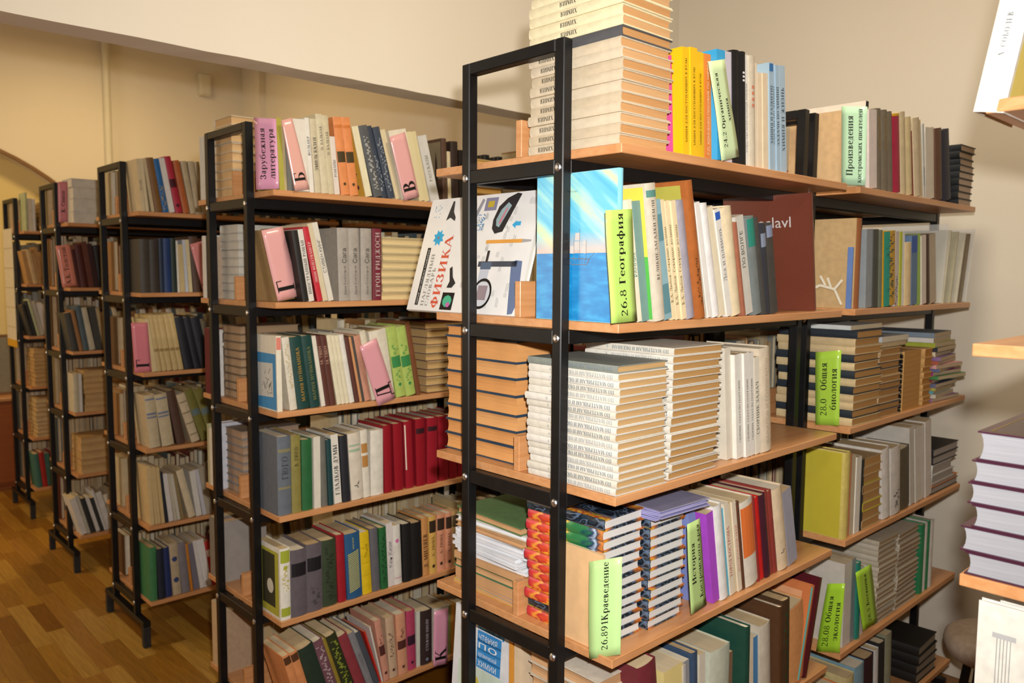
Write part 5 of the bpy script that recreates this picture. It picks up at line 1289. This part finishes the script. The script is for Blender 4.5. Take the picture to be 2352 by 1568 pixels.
# comb-bound booklets
for i in range(12):
    o = one('booklet', 'comb-bound booklet with black plastic spiral, %s from bottom of comb-bound pile' % nth(i + 1), 'booklet', .0145, .13, .2, 'p', 'd8a868', axes_mw((1.362, -.1, ZS[2] + i * .0148), Z_, X_, Y_), 'cf9a58', seed=480 + i)
    o['group'] = 'comb-bound booklets'
    m = MB()
    for k in range(5): m.cyl((-.001, .004, .012 + k * .04), (.0155, .004, .012 + k * .04), .007, 8)
    m.cyl((.0, -.002, .003), (.0, -.002, .197), .006, 8)
    put('comb_binding', m.mesh('comb_binding'), M['black_metal'], o)
lying(9, (1.52, -.1, ZS[2]), [.012, .014, .02, .018, .02, .018, .016, .03, .028], .07, .2, (X_, Y_), ['d8a868'], 'c88f4c', 'brown-edged book, %s from bottom of narrow stack, third shelf of end-wall rack', 500, group='brown-edged books', rot=.8)
mags = ['a878a8', 'e0d8c8', '6ab4c0', 'c8c05a', '6a6a8a', '8a3a3a', '5a9a5a', 'b03a8a', '6a7aa8', 'd8a0a0', 'c86a4a', '8a6a9a', 'e8d8b8', '30343c', 'b8c040', 'e8e4dc', '8a9aa8']
for i, hx in enumerate(mags):
    t = .012 if i < 12 else .015
    if i == 0: zz = ZS[2]
    o = stack(1, (1.605 + .006 * (i % 3), -.105, zz), t, .2, .26, (X_, Y_), 'p', lambda k: hx, 'd8c4a4', lambda k: '', lambda k: 'magazine in a tall sliding heap, %s from bottom, third shelf of end-wall rack' % nth(i + 1), 'magazine', 'magazine', .012, 6, 515 + i, 'magazines heaped on the third shelf')
    zz += t
zt = ZS[2] + 12 * .0212
for i, (x, y, t, d, h, hx, ph) in enumerate(((1.03, -.085, .012, .2, .24, 'd8dcd8', 'white album lying on the left stack'), (1.20, -.09, .014, .2, .22, 'dcd4b0', 'cream album with yellow label lying over the stacks'), (1.21, -.095, .016, .19, .22, 'c8ccd0', 'grey-white album lying over the stacks'))):
    z0 = zt if i == 0 else ZS[2] + 10 * .0195 + .002 if i == 1 else ZS[2] + 10 * .0195 + .017
    one('booklet', ph + ', third shelf of end-wall rack', 'album', t, d, h, 'p', hx, axes_mw((x, y, z0), Z_, X_, Y_), seed=535 + i)
lying(8, (1.112, -.1, ZS[3]), .025, .125, .19, (X_, Y_), ['c8a878', 'c0a070', 'c8b838'], 'c4965c', 'tan book, %s from bottom of stack, fourth shelf of end-wall rack', 540, group='tan books stacked on the fourth shelf', rot=1)
for i, (t, hx, ph, d) in enumerate(((.022, '3a3632', 'black box file', .24), (.012, 'd8884c', 'orange-edged magazine', .24), (.028, 'c8ccc8', 'grey roll of papers', .2), (.034, 'e0e0dc', 'white folder with blue marks', .18), (.026, '26262a', 'black hardback', .22), (.026, '222226', 'black hardback', .23))):
    if i == 0: zz = ZS[3]
    o = one('book' if i > 3 else 'folder', '%s, %s from bottom of right-hand pile, fourth shelf of end-wall rack' % (ph, nth(i + 1)), 'book' if i > 3 else 'folder', t, d, .2, 'h', hx, axes_mw((1.64, -.1, zz), Z_, X_, Y_), 'b8b0a8', seed=552 + i)
    if i == 3:
        for k in range(2): put('blue_mark', MB().box((.008, -.006, .04 + k * .05), (.024, -.004, .06 + k * .05)).mesh('blue_mark'), M['print'], o, '3a4a9a')
    zz += t
lying(16, (1.245, -.1, ZS[4]), .0155, .14, .2, (X_, Y_), ['d0c4b0', 'c8bca4'], 'b09878', 'grey-beige textbook, %s from bottom of front stack, fifth shelf of end-wall rack', 560, group='grey-beige textbooks in two stacks', name='textbook')
lying(15, (1.39, -.1, ZS[4]), .0158, .165, .2, (X_, Y_), ['d0c4b0', 'c8bca4'], 'a88f70', 'grey-beige textbook, %s from bottom of rear stack, fifth shelf of end-wall rack', 580, group='grey-beige textbooks in two stacks', name='textbook')
for i, (x, t, hx, ph) in enumerate(((1.575, .03, '2f8a58', 'green hardback'), (1.607, .02, 'e0dcd4', 'white hardback'), (1.629, .022, '2f8a58', 'green hardback'), (1.653, .03, 'e4e0d8', 'white hardback'))):
    o = one('book', '%s, %s from left right of the grey-beige stacks, fifth shelf of end-wall rack' % (ph, nth(i + 1)), 'book', t, .15, .225, 'h', hx, stand_mw(x, -.098, ZS[4], 0, t), seed=600 + i)
one('book', 'thick cream paperback bundle with gridded top, fifth shelf of end-wall rack', 'book', .075, .17, .2, 'p', 'dcd4c4', stand_mw(1.0, .0, ZS[4], 0, .075), 'e0dcd0', seed=606)
lying(4, (1.6, -.1, ZS[5]), .031, .17, .2, (X_, Y_), ['24221f'], 'a89a84', 'black hardback, %s from bottom of stack, lowest shelf of end-wall rack', 610, group='black hardbacks on the lowest shelf', rot=3)
for i, (x, t, h, hx, ph) in enumerate(((1.02, .05, .19, 'd87a3a', 'orange-spined hardback'), (1.08, .05, .21, 'd8c890', 'pale yellow hardback'), (1.135, .06, .22, '8ab0c0', 'pale blue hardback'), (1.2, .06, .225, '3a2028', 'dark maroon hardback'), (1.265, .03, .23, 'dcdcd8', 'white hardback'), (1.3, .04, .24, '2c2c2c', 'black hardback'), (1.345, .045, .25, '9a9a80', 'olive-grey hardback'))):
    one('book', '%s, %s from left, lowest shelf of end-wall rack' % (ph, nth(i + 1)), 'book', t, .15, h, 'h', hx, stand_mw(x, -.098, ZS[5], R(-4), t), seed=620 + i)

# ---- rack at the right edge
o = one('book', 'white-spined yellow book lettered А. СОБОЛЕВ overhanging the rack at the right edge', 'book', .036, .16, .26, 'h', 'f4f0e4',
        Matrix.Translation((.0905, -.6475, ZS[0] - .012)) @ Matrix.Rotation(R(10), 4, 'X') @ axes_mw((0, 0, 0), (0, -1, 0), (1, 0, 0), (0, 0, 1)), seed=640, deco='U:А. СОБОЛЕВ:.26:.47:5a6270')
put('cover_panel', MB().add([(.0366, .006, .002), (.0366, .158, .002), (.0366, .158, .258), (.0366, .006, .258)], [(0, 1, 2, 3)]).mesh('cover_panel'), M['print'], o, 'f6e27a')
tz = ZS[2]
for i, (t, yf) in enumerate(((.031, -.667), (.034, -.660), (.031, -.672), (.029, -.666), (.030, -.669), (.039, -.674))):
    o = one('dictionary', 'thick maroon book with white page edges, %s from bottom of stack at right edge' % nth(i + 1), 'book', t, .17, .24, 'h', '4a2436',
            axes_mw((.332, yf - .17, tz), Z_, Y_, -X_), 'a8a8ae', True, seed=650 + i)
    o['group'] = 'maroon books stacked at the right edge'
    m = MB()
    for (a0, b0, a1, b1) in ((.012, .012, .158, .0135), (.012, .2265, .158, .228), (.012, .012, .0135, .228), (.1565, .012, .158, .228)):
        m.add([(t + .0002, a0, b0), (t + .0002, a1, b0), (t + .0002, a1, b1), (t + .0002, a0, b1)], [(0, 1, 2, 3)])
    put('gilt_border', m.mesh('gilt_border'), M['print'], o, 'b89a4a')
    tz += t + .0005
for i in range(2):
    o = one('book', ('front' if i == 0 else 'second') + ' white book with printed columns below the maroon stack at right edge', 'book', .014, .15, .27, 'h', 'f0ece0',
            Matrix.Translation((.10 + i * .02, -.835 - i * .02, ZS[3])) @ Matrix.Rotation(R(0), 4, 'Y') @ axes_mw((0, 0, 0), (1, 0, 0), (0, 1, 0), (0, 0, 1)), 'e8e4d8', seed=660 + i)
    for yy in (.118, .075):
        plate(o, 'column_capital', 'b8b8b8', [(yy - .014, .225), (yy + .014, .225), (yy + .014, .232), (yy - .014, .232)])
        m = MB()
        for k in range(5): line2(m, (yy - .008 + k * .004, .005), (yy - .008 + k * .004, .225), .0009, -.0006)
        put('column_lines', m.mesh('column_lines'), M['print'], o, '8a8c90')
    plate(o, 'cover_panel', 'e8cc3a', [(.035, .15), (.06, .15), (.06, .22), (.035, .22)]); plate(o, 'cover_bush', '7ac89a', ov(.1, .04, .03, .07, 16), -.0004)
# round stool by the end wall
st = empty('stool', (1.7, -.30, 0)); tag(st, 'round stool with brown velour seat and black legs by the end wall', 'stool')
bm = bmesh.new(); bmesh.ops.create_uvsphere(bm, u_segments=28, v_segments=14, radius=1)
for v in bm.verts: v.co = Vector((v.co.x * .155, v.co.y * .155, .355 + .055 * (abs(v.co.z) ** .6) * (1 if v.co.z > 0 else -1)))
me = bpy.data.meshes.new('seat'); bm.to_mesh(me); bm.free(); put('seat', me, M['velour'], st, smooth=True)
for i in range(4):
    a = R(45 + 90 * i); put('leg', MB().cyl((.09 * math.cos(a), .09 * math.sin(a), .32), (.14 * math.cos(a), .14 * math.sin(a), 0), .013, 10).mesh('leg'), M['black_metal'], st)
put('leg_ring', MB().cyl((0, 0, .30), (0, 0, .32), .10, 20).mesh('leg_ring'), M['black_metal'], st)
# things at the far left edge
cb = empty('cabinet', (-.42, 5.28, 0)); tag(cb, 'brown wooden cabinet by the far wall at the left edge', 'cabinet')
put('cabinet_body', bevelled('cabinet_body', (0, 0, .04), (.62, .42, .62), .004), M['brown_wood'], cb); put('cabinet_top', bevelled('cabinet_top', (-.02, -.02, .62), (.64, .44, .645), .004), M['wood'], cb); put('cabinet_plinth', MB().box((.02, .02, 0), (.6, .4, .04)).mesh('cabinet_plinth'), M['brown_wood'], cb)
put('cabinet_door', bevelled('cabinet_door', (.02, -.012, .06), (.6, -.001, .6), .003), M['brown_wood'], cb)
pic = empty('framed_picture', (-.1, 5.42, .645)); tag(pic, 'grey framed picture standing on the brown cabinet at left', 'picture')
put('picture_frame', bevelled('picture_frame', (0, 0, 0), (.3, .02, .42), .004), M['trim'], pic); put('picture_print', MB().box((.02, -.002, .02), (.28, 0, .4)).mesh('picture_print'), M['matte'], pic, '9a9484')
# paper notice hung on the end frame of the farthest rack
nt_ = empty('paper_notice', (.055, 4.60, 1.04)); tag(nt_, 'long cream paper notice hanging on the farthest end frame', 'notice')
put('paper', bevelled('paper', (-.002, -.02, .02), (0, .22, .72), .0004), M['matte'], nt_, 'f0e6cc')
for i in range(5): put('printed_line', MB().box((-.0028, -.01, .12 + i * .12), (-.0022, .21, .125 + i * .12)).mesh('printed_line'), M['print'], nt_, 'c8b890')
put('yellow_strip', bevelled('yellow_strip', (-.0025, -.03, .0), (0, .22, .045), .0004), M['matte'], nt_, 'e8b020')

# ------------------------------------------------------------------ books too small or hidden to tell apart: one mass
mr = random.Random(77)
PALS = {'mix': ['d8c49a', 'c8b080', '6a4a30', '8a8a80', 'e6dcc8', '4a4a44', 'a87848', '5a6a70', 'b8a478', '7a3a30', 'ded2b4'], 'tan': ['d8b078', 'cfa468', 'dcbc88', 'c89a60'],
        'dark': ['4a1c1c', '5a2a24', '3a1a1a', '6a3a28', '2c2c30'], 'pale': ['e6dcc4', 'dcd0b0', 'e8e4dc', 'd0cbb8', '3a3a38', 'c8d0a0'], 'red': ['b02a22', 'b83028', '4a7a6c', '5a8a78']}
def fill(rk, si, x0, x1, pal='mix', lean=0, side=-1, hr=(.185, .225), back=.0):
    ox, oy = RK[rk]; z = ZS[si]; x = x0
    while x < x1 - .012:
        t = mr.uniform(.012, .034); t = min(t, x1 - x); h = mr.uniform(*hr); hx = mr.choice(PALS[pal]); a = R(lean + mr.uniform(-1, 1)) if lean else 0
        if side < 0: mw = stand_mw(x, oy - OV + .012 + back + mr.uniform(0, .012), z, a, t)
        else: mw = Matrix.Translation((x + t, oy + W + OV - .012 - back - mr.uniform(0, .012), z)) @ Matrix.Rotation(math.pi, 4, 'Z')
        mass_book(t - .0006, .14, h, mr.choice('hp'), hx, mw, mr.choice(PAGE)); x += t / max(.8, math.cos(a)) + .0006
def heap(rk, si, x0, n, t, pal='tan', w=.2, yoff=None, d=.16, page='d2aa70'):
    ox, oy = RK[rk]; z = ZS[si]
    for i in range(n):
        ti = t * mr.uniform(.8, 1.2)
        mass_book(ti - .0004, d, w, 'h', mr.choice(PALS[pal]), axes_mw((x0 + mr.uniform(-.004, .004), oy - OV + d + .01 + mr.uniform(-.004, .004) if yoff is None else oy + yoff, z), Z_, -Y_, X_), page); z += ti
# fourth row
heap('D', 0, .06, 4, .052, 'pale', .2, page='e8e2d2'); fill('D', 0, .27, .86, 'tan', -14)
fill('D', 1, .07, .86, 'dark', -7); fill('D', 2, .03, .86, 'mix', -9); heap('D', 3, .075, 7, .03); fill('D', 3, .03, .072, 'pale'); fill('D', 3, .29, .86)
heap('D', 4, .05, 5, .036); fill('D', 4, .27, .86); fill('D', 5, .04, .86, 'pale', -14)
# fifth row
heap('E', 0, .17, 7, .024); fill('E', 0, .10, .165, 'pale'); fill('E', 0, .4, .9); fill('E', 1, .1, .9, 'tan', -9); fill('E', 2, .1, .9, 'pale', -12)
heap('E', 3, .11, 9, .026); fill('E', 3, .33, .9); heap('E', 4, .11, 9, .027, page='d8bc88'); fill('E', 4, .33, .9); fill('E', 5, .1, .9, 'red', -5)
for rk in 'DE':
    for si in range(6): fill(rk, si, RK[rk][0] + .03, .86, 'mix', 0, 1, (.235, .265) if si else (.18, .21))
# rest of the third and second rows, and the sides turned away
for si in range(6):
    fill('C', si, .31, .84, 'mix', -6); fill('C', si, .02, .84, 'mix', 0, 1, (.17, .21))
    fill('B', si, .36, .83, 'mix', 0, 1, (.19, .235)) if si < 5 else fill('B', si, .1, .83, 'mix', 0, 1)
    fill('S', si, .99, 1.8); fill('Q', si, .96, 1.75, 'mix', 0, -1); fill('Q', si, .96, 1.75, 'mix', 0, 1)
fill('B', 1, .58, .83, 'pale', -8); fill('B', 4, .65, .83, 'mix'); fill('B', 3, .69, .83, 'dark'); fill('B', 5, .72, .83, 'mix'); fill('B', 2, .75, .83, 'tan')
fill('A', 1, .48, .85, 'tan', 0, 1, (.15, .2)); fill('A', 2, .30, .48, 'red', 0, 1, (.2, .22)); fill('A', 2, .6, .85, 'mix', 0, 1, (.2, .24)); fill('A', 3, .36, .86, 'mix', 0, 1, (.19, .23)); fill('A', 4, .25, .86, 'mix', 0, 1, (.2, .23))
fill('A', 5, .06, .85, 'mix', -5); fill('A', 5, .06, .85, 'mix', 0, 1)
for si in range(1, 6): fill('P', si, 1.02, 1.8, 'mix', 0, 1)
me = mass.mesh('shelved_books'); me.materials.append(M['shelved'])
ca = me.color_attributes.new('Col', 'FLOAT_COLOR', 'CORNER')
li = [0.0] * (4 * len(me.loops)); k = 0
for p, c in zip(me.polygons, mass.c):
    for _ in p.loop_indices: li[k:k + 4] = c; k += 4
ca.data.foreach_set('color', li)
o = put('shelved_books', me, None); o['kind'] = 'stuff'; o['label'] = 'distant and half hidden books filling the shelves of the rear racks'; o['category'] = 'books'
